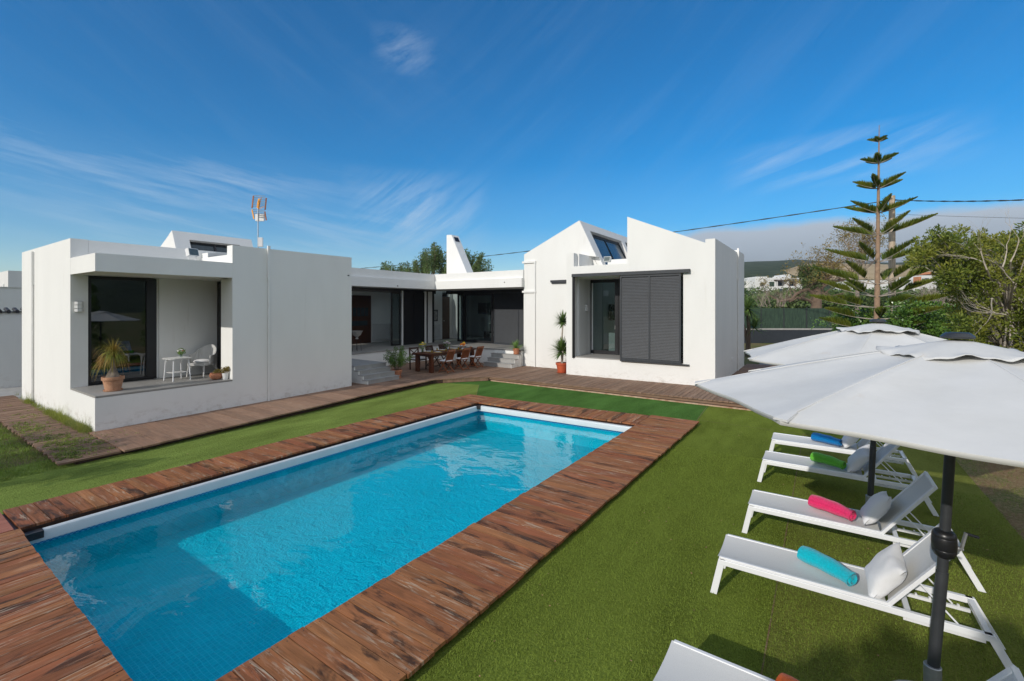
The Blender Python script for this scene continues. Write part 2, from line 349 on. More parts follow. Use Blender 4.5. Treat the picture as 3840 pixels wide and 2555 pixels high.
m,nt=newmat('sling mesh'); p=coords(nt)
finish(nt,mix(nt,ramp(nt,noise(nt,p,300,2),.4,.6),(.66,.66,.64),(.74,.74,.72)),.8,noise(nt,p,350,2),.3,.002,spec=.2,trans=.08); M['sling']=m
m,nt=newmat('pillow cotton'); p=coords(nt)
finish(nt,mix(nt,noise(nt,p,6,4),(.7,.7,.71),(.78,.78,.78)),.9,math_(nt,'ADD',noise(nt,mapping(nt,p,(4,4,4)),1,5,.6,1.5),math_(nt,'MULTIPLY',noise(nt,p,14,4),.3)),.35,.012,spec=.15,sheen=.2); M['pillow']=m
def towelmat(n,c): return pm(n,c,.95,.15,60,.8,240,.006,spec=.1,sheen=.3)
M['t_blue']=towelmat('blue terry',(.0,.17,.45)); M['t_green']=towelmat('green terry',(.13,.48,.04)); M['t_pink']=towelmat('pink terry',(.72,.03,.14)); M['t_turq']=towelmat('turquoise terry',(.0,.45,.55)); M['t_orange']=towelmat('orange terry',(.8,.14,.02))
m,nt=newmat('white wicker'); p=coords(nt)
w=nt.nodes.new('ShaderNodeTexWave'); w.inputs['Scale'].default_value=14; w.bands_direction='Z'; nt.links.new(p,w.inputs[0]); w2=nt.nodes.new('ShaderNodeTexWave'); w2.inputs['Scale'].default_value=10; w2.bands_direction='X'; nt.links.new(p,w2.inputs[0])
finish(nt,mix(nt,w.outputs['Fac'],(.5,.5,.49),(.78,.78,.76)),.6,math_(nt,'ADD',w.outputs['Fac'],w2.outputs['Fac']),.8,.01); M['wicker']=m
M['l_agave']=leafmat('agave leaves',(.09,.2,.05),(.2,.32,.09))
M['l_yucca']=leafmat('yucca leaves',(.045,.11,.025),(.12,.19,.045))
M['l_pony']=leafmat('ponytail leaves',(.1,.17,.02),(.3,.3,.05),(.42,.2,.05))
M['l_bush']=leafmat('potted bush leaves',(.05,.12,.02),(.14,.23,.05))
M['l_carob']=leafmat('carob leaves',(.04,.08,.02),(.12,.17,.055))
M['l_juniper']=leafmat('juniper foliage',(.06,.10,.012),(.18,.23,.03),(.24,.25,.035))
M['l_cypress']=leafmat('cypress foliage',(.05,.11,.01),(.1,.18,.02))
M['pinebark']=pm('pine trunk bark',(.30,.2,.13),.9,.25,7,.5)
M['l_pine']=leafmat('araucaria needles',(.05,.09,.01),(.12,.17,.02),(.18,.21,.025))
M['l_ivy']=leafmat('ivy leaves',(.03,.1,.015),(.1,.22,.03),(.16,.27,.04),.3,.2,.6)
M['l_autumn']=leafmat('sparse autumn leaves',(.13,.13,.03),(.25,.18,.05))
M['l_weed']=leafmat('weed blades',(.12,.2,.02),(.33,.3,.1),(.26,.3,.05))
M['l_grass']=leafmat('lawn blades',(.10,.19,.02),(.25,.28,.05),(.2,.3,.04))
M['l_turf']=leafmat('turf blades',(.13,.18,.018),(.29,.37,.07),(.23,.31,.05),.7,.2,.05)
M['l_twig']=pm('bare twig',(.27,.22,.18),.9,.2,5,0)
M['f_yellow']=pm('yellow petals',(.8,.6,.02),.7,.1,9,0); M['f_white']=pm('white petals',(.8,.78,.76),.7,.05,9,0); M['f_lilac']=pm('lilac petals',(.55,.42,.5),.7,.1,9,0); M['f_red']=pm('rust petals',(.45,.08,.03),.7,.2,9,0)
M['orange']=pm('orange peel',(.85,.26,.02),.45,.1,30,.2); M['banana']=pm('banana peel',(.8,.58,.04),.5,.1,8,.02)
M['juice']=pm('orange juice',(.85,.42,.02),.2,.05,8,0); M['placemat']=pm('yellow placemat',(.6,.42,.08),.8,.1,30,.1)
M['tv']=pm('tv screen',(.01,.01,.012),.15,.1,5,0); M['whiteart']=pm('framed print',(.5,.48,.45),.5,.6,9,0,col2=(.7,.69,.66))
M['moss']=leafmat('moss tufts',(.08,.15,.015),(.2,.24,.04))
M['headlamp']=pm('floodlight glass',(.12,.15,.15),.1,.2,20,0)
M['yellowplastic']=pm('orange antenna plastic',(.8,.33,.02),.5,.1,9,0); M['rustmetal']=pm('rusty reflector edge',(.35,.13,.05),.7,.3,20,.1)
# hills
m,nt=newmat('wooded hillside'); p=wpos(nt)
cl=mix(nt,ramp(nt,noise(nt,mapping(nt,p,(1,1,2)),.07,7,.75),.4,.62),(.028,.045,.022),(.075,.095,.055))
finish(nt,cl,1,noise(nt,p,.09,5,.7),1,3,spec=0); M['hill']=m
m,nt=newmat('bare tan slope'); p=wpos(nt)
cl=mix(nt,ramp(nt,noise(nt,p,.03,6,.7),.35,.65),(.34,.25,.14),(.46,.36,.22)); finish(nt,cl,1,spec=0); M['tan']=m
# ---------------------------------------------------------------- camera, sun, sky
cam=bpy.data.cameras.new('camera'); co=bpy.data.objects.new('camera',cam); C.objects.link(co); SC.camera=co
co.location=(0,0,H); co.rotation_euler=(R(90),0,YB); cam.sensor_width=36; cam.lens=1715/3840*36; cam.shift_y=-126.8/3840; cam.clip_end=6000; cam.clip_start=.05
SD=Vector((-.14,-1.0,.48)).normalized()
sun=bpy.data.lights.new('sun','SUN'); so=bpy.data.objects.new('sun',sun); C.objects.link(so); sun.energy=3.2; sun.angle=R(.55); sun.color=(1,.94,.86)
so.rotation_euler=SD.to_track_quat('Z','Y').to_euler(); so.location=(0,0,30)
w=bpy.data.worlds.new('World'); SC.world=w; w.use_nodes=True; nt=w.node_tree; nt.nodes.clear()
sky=nt.nodes.new('ShaderNodeTexSky'); sky.sky_type='NISHITA'; sky.sun_disc=False; sky.sun_elevation=math.asin(SD.z); sky.sun_rotation=math.atan2(SD.x,SD.y)%(2*PI)
sky.air_density=1.0; sky.dust_density=.35; sky.ozone_density=3.2; sky.altitude=50
hs=nt.nodes.new('ShaderNodeHueSaturation'); hs.inputs['Saturation'].default_value=1.7; hs.inputs['Value'].default_value=1.16; nt.links.new(sky.outputs[0],hs.inputs['Color'])
d=coords(nt,'Generated'); rot=mapping(nt,d,rot=(0,0,-YB))       # rotate so that +Y is the viewing azimuth
sp=nt.nodes.new('ShaderNodeSeparateXYZ'); nt.links.new(rot,sp.inputs[0]); 
yy=math_(nt,'MAXIMUM',sp.outputs[1],.05)
az=math_(nt,'ARCTAN2',sp.outputs[0],sp.outputs[1]); el=math_(nt,'ARCSINE',sp.outputs[2])
# wispy cirrus in azimuth/elevation streaks
def win(x,c,wd):   # soft window
    return math_(nt,'SUBTRACT',1.0,math_(nt,'POWER',math_(nt,'DIVIDE',math_(nt,'ABSOLUTE',math_(nt,'SUBTRACT',x,c)),wd),2.0),True)
ci=nt.nodes.new('ShaderNodeCombineXYZ'); nt.links.new(az,ci.inputs[0]); nt.links.new(el,ci.inputs[1])
def streak(rz,sx,sy,c,wd,ce,we,amt,lo=.46,hi=.78,seed=0):
    v=mapping(nt,mapping(nt,ci.outputs[0],rot=(0,0,-rz)),(sx,sy,1),(seed,seed*1.7,0)); f=ramp(nt,noise(nt,v,1,8,.68,.35),lo,hi)
    return math_(nt,'MULTIPLY',math_(nt,'MULTIPLY',math_(nt,'MULTIPLY',f,win(az,c,wd)),win(el,ce,we)),amt)
parts=[streak(R(-8),3.2,30,-.66,.40,.215,.07,.42,.46,.76,1.3),
       streak(R(-10),3.0,34,-.52,.38,.15,.06,.42,.44,.74,3.3),
       streak(R(36),3.4,24,-.20,.16,.20,.09,.6,.42,.74,4.1),
       streak(R(25),7,26,-.23,.075,.50,.045,.30,.42,.76,2.2),
       streak(R(38),1.6,16,.35,.75,.40,.35,.07,.45,.85,7.7),
       streak(R(-30),1.6,12,-.6,.6,.42,.25,.06,.45,.85,9.1),
       streak(R(16),3,30,.62,.2,.26,.05,.45,.42,.72,5.4)]
cf=parts[0]
for q in parts[1:]: cf=math_(nt,'ADD',cf,q,True)
skc=mix(nt,cf,hs.outputs[0],(6.2,7.0,7.8))
# pale band just above the horizon
hz=math_(nt,'MULTIPLY',math_(nt,'SUBTRACT',1.0,math_(nt,'DIVIDE',el,.30),True),.35)
skc=mix(nt,hz,skc,(3.6,4.9,6.3))
# the long grey cloud bank over the hills on the right
bn=noise(nt,mapping(nt,ci.outputs[0],(7,16,1),(3,2,0)),1,6,.6)
top=math_(nt,'ADD',math_(nt,'ADD',.098,math_(nt,'MULTIPLY',ramp(nt,az,.0,.40),.062)),math_(nt,'MULTIPLY',math_(nt,'SUBTRACT',bn,.5),.03))
dd=math_(nt,'SUBTRACT',top,el); bank=math_(nt,'MULTIPLY',ramp(nt,dd,0.0,.016),ramp(nt,az,-.12,.28))
shade=ramp(nt,dd,.0,.11,(4.7,5.1,5.6),(1.7,1.85,2.2)); nb=noise(nt,mapping(nt,ci.outputs[0],(3,22,1)),1,5,.6)
shade=mix(nt,math_(nt,'MULTIPLY',nb,.25),shade,(2.9,3.1,3.4))
skc=mix(nt,math_(nt,'MULTIPLY',bank,.93),skc,shade)
# bright whitish fill added to the unseen sky behind the viewer, lifting shaded walls
sky_fill=math_(nt,'MULTIPLY',ramp(nt,sp.outputs[1],-.25,.30,(1,1,1),(0,0,0)),ramp(nt,el,.0,.05))
skc=mix(nt,sky_fill,skc,(5.6,6.1,6.9))
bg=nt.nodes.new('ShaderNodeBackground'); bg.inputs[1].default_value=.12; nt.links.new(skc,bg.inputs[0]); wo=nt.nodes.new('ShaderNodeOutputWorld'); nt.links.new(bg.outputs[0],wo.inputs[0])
SC.view_settings.view_transform='Standard'; SC.view_settings.look='None'; SC.view_settings.exposure=0; SC.view_settings.gamma=1
SC.cycles.max_bounces=7; SC.cycles.diffuse_bounces=4; SC.cycles.glossy_bounces=4; SC.cycles.transmission_bounces=4; SC.cycles.transparent_max_bounces=10; SC.cycles.caustics_reflective=False; SC.cycles.caustics_refractive=False
SC.cycles.use_denoising=True; SC.cycles.sample_clamp_indirect=6
#@@SITE
# ================================================================ GROUND, POOL, DECKS
def quadmesh(name,quads,mat,kind='structure'):
    b=B()
    for q in quads: b.add(q,[(0,1,2,3)])
    o=b.build(name,mat); return tag(o,kind=kind)
PI_=[(-8.15,1.24),(-3.63,1.19),(-3.55,10.37),(-8.10,10.19)]      # inner pool quad NL NR FR FL
PO=[(-9.05,-.6),(-2.60,-.6),(-2.43,11.45),(-9.07,10.99)]
G=1120; z=-.03
xs=[-G,-8.5,-3.2,G]; ys=[-G,.9,10.7,G]; qs=[]
for i in range(3):
    for j in range(3):
        if i==1 and j==1: continue
        qs.append([(xs[i],ys[j],z),(xs[i+1],ys[j],z),(xs[i+1],ys[j+1],z),(xs[i],ys[j+1],z)])
quadmesh('ground',qs,M['earth'])
def sheet(name,pts,mat,z=0,kind='structure'):
    b=B(); b.add([(p[0],p[1],z) for p in pts],[tuple(range(len(pts)))]); return tag(b.build(name,mat),kind=kind)
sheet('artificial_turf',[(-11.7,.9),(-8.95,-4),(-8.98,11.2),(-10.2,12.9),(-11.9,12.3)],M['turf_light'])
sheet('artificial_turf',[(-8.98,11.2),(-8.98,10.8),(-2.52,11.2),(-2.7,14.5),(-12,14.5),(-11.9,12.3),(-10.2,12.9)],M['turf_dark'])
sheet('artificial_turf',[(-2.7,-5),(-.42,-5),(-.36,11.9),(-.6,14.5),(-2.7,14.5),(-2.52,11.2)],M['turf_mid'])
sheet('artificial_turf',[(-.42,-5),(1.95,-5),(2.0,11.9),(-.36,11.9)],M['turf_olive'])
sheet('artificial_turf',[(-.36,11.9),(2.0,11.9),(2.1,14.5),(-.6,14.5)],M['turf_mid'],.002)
for a_,c_ in (((-2.52,11.2),(-2.7,13.8)),((-.42,-5),(-.36,11.9)),((-2.5,11.9),(2.0,11.9)),((-8.98,11.2),(-10.2,12.9))):
    d_=Vector((c_[0]-a_[0],c_[1]-a_[1],0)).normalized(); n_=Vector((-d_.y,d_.x,0))*.006; sheet('turf_seam',[(a_[0]-n_.x,a_[1]-n_.y),(c_[0]-n_.x,c_[1]-n_.y),(c_[0]+n_.x,c_[1]+n_.y),(a_[0]+n_.x,a_[1]+n_.y)],M['dry'],.0055)
sheet('soil_bed',[(1.95,-6),(9,-6),(9,30),(2.1,30),(2.1,14.5),(2.0,11.9)],M['dry'],-.012)
sheet('gravel_yard',[(-2.6,14.5),(2.1,14.5),(2.1,30),(30,30),(30,60),(-2.6,60)],M['gravel'],-.008)
b=B(); b.box(-24,-17.2,2.0,4.6,-.1,.02); tag(b.build('concrete_path',M['concrete']),kind='structure')
# pool shell
b=B(); FZ=-.64; zt=.0
PS=[(-8.15,1.07),(-3.47,1.02),(-3.39,10.37),(-8.10,10.19)]; I=PS
b.add([(p[0],p[1],FZ) for p in I],[(0,1,2,3)])
for k in range(4):
    p,q=I[k],I[(k+1)%4]; b.add([(p[0],p[1],FZ),(q[0],q[1],FZ),(q[0],q[1],zt),(p[0],p[1],zt)],[(3,2,1,0)])
tag(b.build('pool_basin',M['liner']),kind='structure')
def inset(quad,d):
    cx=sum(p[0] for p in quad)/4; cy=sum(p[1] for p in quad)/4
    return [(p[0]+(d if p[0]<cx else -d),p[1]+(d if p[1]<cy else -d)) for p in quad]
# rim: rounded white plastic profile running round the pool, mosaic strip below
def ringprof(prof,name,mat,smooth=True):
    b=B(); n=len(prof); v=[]
    for dd,zz in prof:
        v+= [(p[0],p[1],zz) for p in inset(PS,dd)]
    fs=[]
    for i in range(n-1):
        for k in range(4): fs.append((i*4+k,i*4+(k+1)%4,(i+1)*4+(k+1)%4,(i+1)*4+k))
    b.add(v,fs); return b.build(name,mat,smooth=smooth)
r=ringprof([(.045,-.04),(.05,.01),(.07,.03),(.11,.033),(.135,.02),(.145,-.01),(.14,-.105),(.12,-.115),(.003,-.12)],'pool_rim',M['lip'])
tag(r,kind='structure')
r=ringprof([(-.01,-.0),(.048,-.01)],'pool_gap',M['black']); tag(r,kind='structure')
r=ringprof([(.006,-.114),(.006,-.185)],'pool_mosaic_strip',M['mosaic']); tag(r,kind='structure')
b=B(); q=inset(PS,.0)
b.add([(p[0],p[1],-.165) for p in q],[(0,1,2,3)]); tag(b.build('pool_water',M['water']),kind='structure')
b=B()
for (x,y) in ((-8.02,1.32),(-7.96,10.06)):
    b.box(x-.06,x+.06,y-.1,y+.1,-.05,.036)
tag(b.build('pool_rim_corner',M['black']),kind='structure')
# planks in a quad: A->B is the course direction, planks run from edge AD.. each plank goes p(u)->q(u)
def planks(b,a0,a1,c0,c1,w,zf,th=.032,gap=.0035,L0=None,jit=.009,rs=0):
    """row of planks; plank k spans from line a0-a1 to line c0-c1 (ends)"""
    a0,a1,c0,c1=map(lambda p:Vector((p[0],p[1],0)),(a0,a1,c0,c1)); rr=random.Random(rs+17)
    n=max(1,round((a1-a0).length/w)); g=gap/(a1-a0).length
    for k in range(n):
        u0=k/n+g; u1=(k+1)/n-g; p0=a0.lerp(a1,u0); p1=a0.lerp(a1,u1); q0=c0.lerp(c1,u0); q1=c0.lerp(c1,u1)
        d=(q0-p0).normalized(); j0=rr.uniform(-jit,jit); j1=rr.uniform(-jit,jit); p0=p0+d*j0; p1=p1+d*j0; q0=q0+d*j1; q1=q1+d*j1
        dz=rr.uniform(-.003,.003); L=(q0-p0).length; Wd=(p1-p0).length
        def Z(p,t): return (p.x,p.y,zf(p.x,p.y)-(th if t else 0)+dz)
        bt=[Z(p0,1),Z(p1,1),Z(q1,1),Z(q0,1)]; tp=[Z(p0,0),Z(p1,0),Z(q1,0),Z(q0,0)]
        ar=(p1.x-p0.x)*(q0.y-p0.y)-(p1.y-p0.y)*(q0.x-p0.x)
        r=rr.random()*50; at=[(0,0,r),(0,Wd,r),(L,Wd,r),(L,0,r)]
        if ar<0: bt=bt[::-1]; tp=tp[::-1]; at=at[::-1]
        b.hexa(bt,tp,at*2)
        if rs in (1,2,3,4,6):
            for e in (.05,L-.05):
                for f_ in (.2,.8):
                    q=p0.lerp(p1,f_)+d*e; zz=zf(q.x,q.y)+dz+.0006; SCREWS.append((q.x,q.y,zz))
SCREWS=[]
flat=lambda zz:(lambda x,y:zz)
PD=.085
def lerp2(p,q,t): return (p[0]+(q[0]-p[0])*t,p[1]+(q[1]-p[1])*t)
NL,NR,FR,FL=PI_; NLo,NRo,FRo,FLo=PO
NLa=(-9.05,1.22); NRa=(-2.555,1.22); FRa=(-2.43,11.0); 
b=B(); planks(b,NLa,FLo,NL,(FL[0],FLo[1]),.142,flat(PD),rs=1); b1=b                        # left run, boards across
planks(b,(NR[0]-.02,1.22),(FR[0]-.0,FRo[1]),(NRa[0],1.22),FRo,.142,flat(PD),rs=2)                                   # right run
planks(b,(FL[0]+.01,FL[1]),(FR[0]-.01,FR[1]),(FL[0]+.01,FLo[1]+.0),(FR[0]-.01,FRo[1]-.08),.15,flat(PD),rs=3)                      # far run
planks(b,(NL[0]+.02,-1.5),(NR[0]-.02,-1.5),(NL[0]+.02,NL[1]),(NR[0]-.02,NR[1]),.135,flat(PD),rs=4,jit=.006)                    # near run
planks(b,(NR[0]-.02,-1.5),(NR[0]-.02,1.2),(NRa[0]-.03,-1.5),(NRa[0],1.2),.142,flat(PD),rs=6)
tag(b.build('pool_deck',M['pooldeck']),kind='structure')
b=B(); planks(b,(-9.05,-1.5),(-8.15,-1.5),(-9.05,1.2),(-8.15,1.2),.45,flat(PD),rs=5,gap=.002); tag(b.build('pool_deck_corner',M['redboard']),kind='structure')
b=B()
for x0,x1,y0,y1 in ((-9.0,-8.2,-1.4,10.9),(-3.5,-2.62,-1.4,11.1),(-8.2,-3.5,-1.4,1.14),(-8.2,-3.5,10.42,10.95)): b.box(x0,x1,y0,y1,-.1,.046)
tag(b.build('pool_deck_joists',M['darkwood']),kind='structure')
b=B()
for x,y,z_ in SCREWS:
    n0=.0055; b.add([(x+n0*math.cos(k*PI/3),y+n0*math.sin(k*PI/3),z_) for k in range(6)],[tuple(range(6))])
tag(b.build('deck_screws',M['black']),kind='structure')
# house decks
def zl(x,y): return .10+min(1,max(0,(y-3)/6.6))*.06
def zp(x,y): return .16 if x<-8 else .16+min(1,(x+8)/5)*.02
b=B()
planks(b,(-10.83,3.0),(-11.62,11.75),(-13.05,3.0),(-13.05,11.75),.29,zl,rs=10)
b.build('deck_left_strip',M['deckleft']); tag(bpy.data.objects['deck_left_strip'],kind='structure')
b=B(); planks(b,(-10.86,2.13),(-20.5,2.13),(-10.86,2.98),(-20.5,2.98),.11,lambda x,y:.095,gap=.018,rs=11,jit=.02)
tag(b.build('deck_side_path',M['deck']),kind='structure')
b=B()
planks(b,(-11.66,9.62),(-16.2,9.62),(-11.66,12.2),(-16.2,12.2),.13,zp,rs=13)
def yedge(x): 
    if x<-11.66: return 12.2
    if x<-10.45: return 12.2+(x+11.66)/1.21*1.55
    return 13.78
x=-16.2; rr=random.Random(3)
while x<-.9:
    x2=x+.135
    y0,y1=yedge(x),yedge(x2)
    if x>=-11.8 or True:
        ye=17.25
        L=ye-y0; r=rr.random()*50; dz=rr.uniform(-.003,.003); g=.005
        zz=zp(x,0)+dz
        b.hexa([(x+g,y0,zz-.034),(x2-g,y1,zz-.034),(x2-g,ye,zz-.034),(x+g,ye,zz-.034)],[(x+g,y0,zz),(x2-g,y1,zz),(x2-g,ye,zz),(x+g,ye,zz)],[(0,0,r),(0,.13,r),(L,.13,r),(L,0,r)]*2)
    x=x2
planks(b,(-2.9,17.3),(-2.9,23.5),(-1.0,17.3),(-1.0,23.5),.135,flat(.18),rs=15)
tag(b.build('patio_deck',M['deck']),kind='structure')
b=B()
b.prism([(-10.95,2.35),(-11.7,11.9),(-13.0,11.9),(-13.0,3.0),(-20,3.0),(-20,2.3)],'z',-.1,.055)
b.prism([(-11.75,12.1),(-10.5,13.86),(-1.0,13.86),(-1.0,23.4),(-16,23.4),(-16,9.6),(-11.75,9.6)],'z',-.1,.12)
tag(b.build('deck_joists',M['darkwood']),kind='structure')
b=B()  # fascia boards
def fas(p,q,z0,z1,s=0):
    b.hexa([(p[0],p[1],z0),(q[0],q[1],z0),(q[0],q[1]+.025,z0),(p[0],p[1]+.025,z0)],[(p[0],p[1],z1),(q[0],q[1],z1),(q[0],q[1]+.025,z1),(p[0],p[1]+.025,z1)],[(0,0,s),(3,0,s),(3,.1,s),(0,.1,s)]*2)
fas((-11.7,12.2),(-10.45,13.76),.01,.125,3); fas((-10.45,13.81),(-1.0,13.81),.06,.125,7)
tag(b.build('deck_fascia',M['deck']),kind='structure')
b=B(); b.box(-10.35,-1.0,13.79,13.9,-.05,.035); tag(b.build('masonry_edge',M['rust']),kind='structure')

# ================================================================ HOUSE
HO=(-13.0,9.6,0)
hs_=thing('house','white modern flat roofed villa around the patio, with black framed openings and slanted roof lights','house',HO,world=True)
SPLIT={'vent','post','window_frame','parapet_cap','sliding_door_edge','head_rail','interior_wall','roof_kerb','drain_pipe','dresser','stile'}
def comps(b):
    p=list(range(len(b.v)))
    def f(i):
        while p[i]!=i: p[i]=p[p[i]]; i=p[i]
        return i
    for q in b.f:
        for i in q[1:]: p[f(i)]=f(q[0])
    g={}
    for i in range(len(b.v)): g.setdefault(f(i),[]).append(i)
    out=[]
    for ids in g.values():
        mp={i:k for k,i in enumerate(ids)}; c=B(); c.v=[b.v[i] for i in ids]; c.a=[b.a[i] for i in ids]; c.f=[tuple(mp[i] for i in q) for q in b.f if q[0] in mp]; out.append(c)
    return out
def hp(b,name,mat,smooth=False,bevel=0,label=None,parent=None,world_off=True):
    if name in SPLIT and name!='drain_pipe':
        cs=comps(b)
        if len(cs)>1:
            for c in cs: o=hp(c,name,mat,smooth,bevel,label,parent)
            return o
    o=b.build(name,mat,smooth=smooth,off=HO if True else None,bevel=bevel)
    # vertices are house-local; parent either to the house (same frame) or to a part (same frame)
    o.location=(0,0,0); o.parent=parent or hs_
    if label: o['label']=label
    return o
WL=M['wall']; ZB=-.3; ZA=4.44
# --- left block
b=B(); b.box(-20.05,-19.8,3.1,9.6,ZB,ZA); hp(b,'wall',WL)                                                                     # far side
b=B(); b.box(-19.8,-14.88,3.1,3.36,ZB,ZA); b.box(-15.15,-14.88,3.36,3.42,ZB,ZA); hp(b,'wall',WL)                               # end wall facing the camera side
b=B(); b.box(-13.3,-13.0,5.88,9.6,ZB,ZA); hp(b,'wall',WL)                                                                     # long front wall
b=B(); b.box(-19.8,-13.3,9.35,9.6,ZB,ZA); hp(b,'wall',WL)
b=B(); b.prism([(-14.88,3.1),(-13.0,3.1),(-13.0,5.88),(-13.3,5.88),(-13.3,5.9),(-13.45,5.9),(-13.45,3.5),(-14.88,3.5)],'z',ZB,.815); hp(b,'balcony_wall',WL)
b=B(); b.prism([(-14.87,3.104),(-13.0,3.104),(-13.0,5.88),(-13.31,5.88),(-13.31,6.3),(-14.9,6.3)],'z',.82,.86); hp(b,'balcony_floor',M['tile'])
b=B(); b.box(-14.878,-13.0,3.102,5.878,3.57,3.965); hp(b,'awning',WL)
b=B(); b.box(-14.9,-13.3,5.88,6.35,3.55,4.2); b.box(-15.1,-14.885,3.425,6.6,3.57,ZA-.01); hp(b,'parapet',WL)
b=B(); b.box(-14.95,-14.88,4.87,6.3,.86,3.57); b.box(-15.15,-14.95,4.84,6.3,.5,3.57); hp(b,'wall',WL)
b=B(); b.box(-13.65,-13.3,5.88,6.1,.86,3.57); hp(b,'wall',WL)
b=B(); b.box(-19.8,-13.3,5.9,9.35,4.12,4.2); b.box(-19.8,-15.1,3.36,5.9,4.12,4.2); hp(b,'roof',M['roofslab'])
# low roof objects seen over the awning
b=B(); b.box(-16.2,-14.5,5.9,6.25,4.2,4.34); b.box(-15.9,-15.5,6.0,6.3,4.34,4.42); hp(b,'roof_kerb',WL)
def frame(y0,y1,z0,z1,x,wd=.07,dp=.07,axis='x'):
    b=B()
    def bx(a0,a1,c0,c1,e=0):
        if axis=='x': b.box(x,x+dp-e,a0,a1,c0,c1)
        else: b.box(a0,a1,x,x+dp-e,c0,c1)
    bx(y0,y0+wd,z0,z1); bx(y1-wd,y1,z0,z1); bx(y0+wd,y1-wd,z1-wd,z1,.002); bx(y0+wd,y1-wd,z0,z0+wd,.002); return b
def window(name,y0,y1,z0,z1,x,wd=.07,dp=.07,axis='x',gm='glass',handle=None,label=None,extra=None):
    fo=hp(frame(y0,y1,z0,z1,x,wd,dp,axis),name,M['black'],label=label)
    b=B(); c=x+dp/2
    if axis=='x': b.box(c-.005,c+.005,y0+wd,y1-wd,z0+wd,z1-wd)
    else: b.box(y0+wd,y1-wd,c-.005,c+.005,z0+wd,z1-wd)
    hp(b,'pane',M[gm],parent=fo)
    if handle:
        b=B(); 
        if axis=='x': b.box(x+dp,x+dp+.04,handle,handle+.02,z0+1.0,z0+1.15)
        else: b.box(handle,handle+.02,x-.04,x,z0+1.0,z0+1.15)
        hp(b,'handle',M['steel'],parent=fo)
    return fo
fo=window('glass_door',3.44,4.84,.88,3.54,-15.07,.06,.1,gm='darkglass',label='large black framed balcony glass door reflecting trees')
b=B(); b.box(-15.09,-14.96,4.62,4.78,.9,3.5); hp(b,'stile',M['black'],parent=fo)
b=B(); b.box(-14.86,-13.66,6.3,6.36,.87,3.5); fo=hp(b,'balcony_shutter',M['black']); 
b=B()
for k in range(60): b.box(-14.8,-13.7,6.285,6.3,.92+k*.043,.945+k*.043)
hp(b,'slats',M['black'],parent=fo)
# interior dark box behind the balcony door
b=B(); b.box(-19.7,-15.2,3.4,9.3,.8,.86); hp(b,'interior_floor',M['ifloor'])
b=B(); b.box(-19.79,-15.16,6.32,6.4,.86,4.1); hp(b,'interior_wall',M['iwall'])
# drain pipes
def pipe(x,y,z0,z1,ax,top=True,name='drain_pipe'):
    b=B(); zm=z1-.95
    if ax=='x': b.box(x,x+.055,y-.035,y+.035,zm,z1); b.tube([(x+.03,y,z0),(x+.03,y,zm)],.028); 
    else: b.box(x-.04,x+.04,y-.055,y,zm,z1); b.tube([(x,y-.03,z0),(x,y-.03,zm)],.03)
    return hp(b,name,M['pipe'],smooth=False)
pipe(-13.0,6.83,.05,4.52,'x'); pipe(-18.52,3.1,.03,4.36,'y')
b=B(); b.box(-13.0,-12.992,6.85,7.55,1.36,1.372); hp(b,'wall_trim',M['pipe'])
# wall lamps: stacked half round bands
def walllamp(x,y,z,ax):
    b=B()
    for k in range(3): 
        zz=z+k*.085
        pr=[(.0,-.08),(.05,-.078),(.085,-.04),(.09,0),(.085,.04),(.05,.078),(0,.08)]
        if ax=='x': b.prism([(x+p,y+q) for p,q in pr],'z',zz,zz+.07)
        else: b.prism([(x+q,y-p) for p,q in pr],'z',zz,zz+.07)
    l=hp(b,'wall_lamp',M['ceramic'])
    b=B()
    for k in range(3):
        zz=z+k*.085+.07
        if ax=='x': b.box(x,x+.05,y-.07,y+.07,zz,zz+.015)
        else: b.box(x-.07,x+.07,y-.05,y,zz,zz+.015)
    hp(b,'lamp_plate',M['steel'],parent=l)
walllamp(-14.88,3.25,2.68,'x')
# small dark vents
b=B(); b.box(-13.0,-12.98,9.45,9.5,3.82,3.85); b.box(-16.31,-16.28,14.5,14.56,3.74,3.78); b.box(-12.0,-11.95,16.98,17.0,3.9,3.93); hp(b,'vent',M['black'])
# roof light on the left block (wedge)
y0,y1=5.92,8.35
AP=(-17.06,5.22); 
b=B(); b.prism([(-19.2,4.2),(-16.75,4.2),(-17.25,5.12)],'y',y0,y1); b.prism([(-19.2,4.22),(-17.3,5.0),AP,(-17.12,5.195)],'y',y0-.001,y1) if False else None; b.prism([(-17.3,4.25),(-16.56,4.25),AP,(-17.3,5.11)],'y',y0-.002,y0+.1); sk=hp(b,'roof_light',WL)
def slantwin(x_top,z_top,x_bot,z_bot,ya,yb,par,n=2,inset=.06):
    # window lying on a steep slope facing +x : frame bars + pane, pushed out 5 mm from a dark recess
    dx,dz=x_bot-x_top,z_bot-z_top; L=math.hypot(dx,dz); nx,nz=-dz/L,dx/L
    def P(t,y,o): return (x_top+dx*t+nx*o,y,z_top+dz*t+nz*o)
    b=B(); t=.06
    for a0,a1,u0,u1 in [(ya,yb,0,t),(ya,yb,1-t,1)]+[(ya+(yb-ya-t)*k/n,ya+(yb-ya-t)*k/n+t,t,1-t) for k in range(n+1)]:
        b.hexa([P(u1,a0,.002),P(u1,a1,.002),P(u0,a1,.002),P(u0,a0,.002)],[P(u1,a0,.03),P(u1,a1,.03),P(u0,a1,.03),P(u0,a0,.03)])
    f=hp(b,'window',M['black'],parent=par)
    return f,P
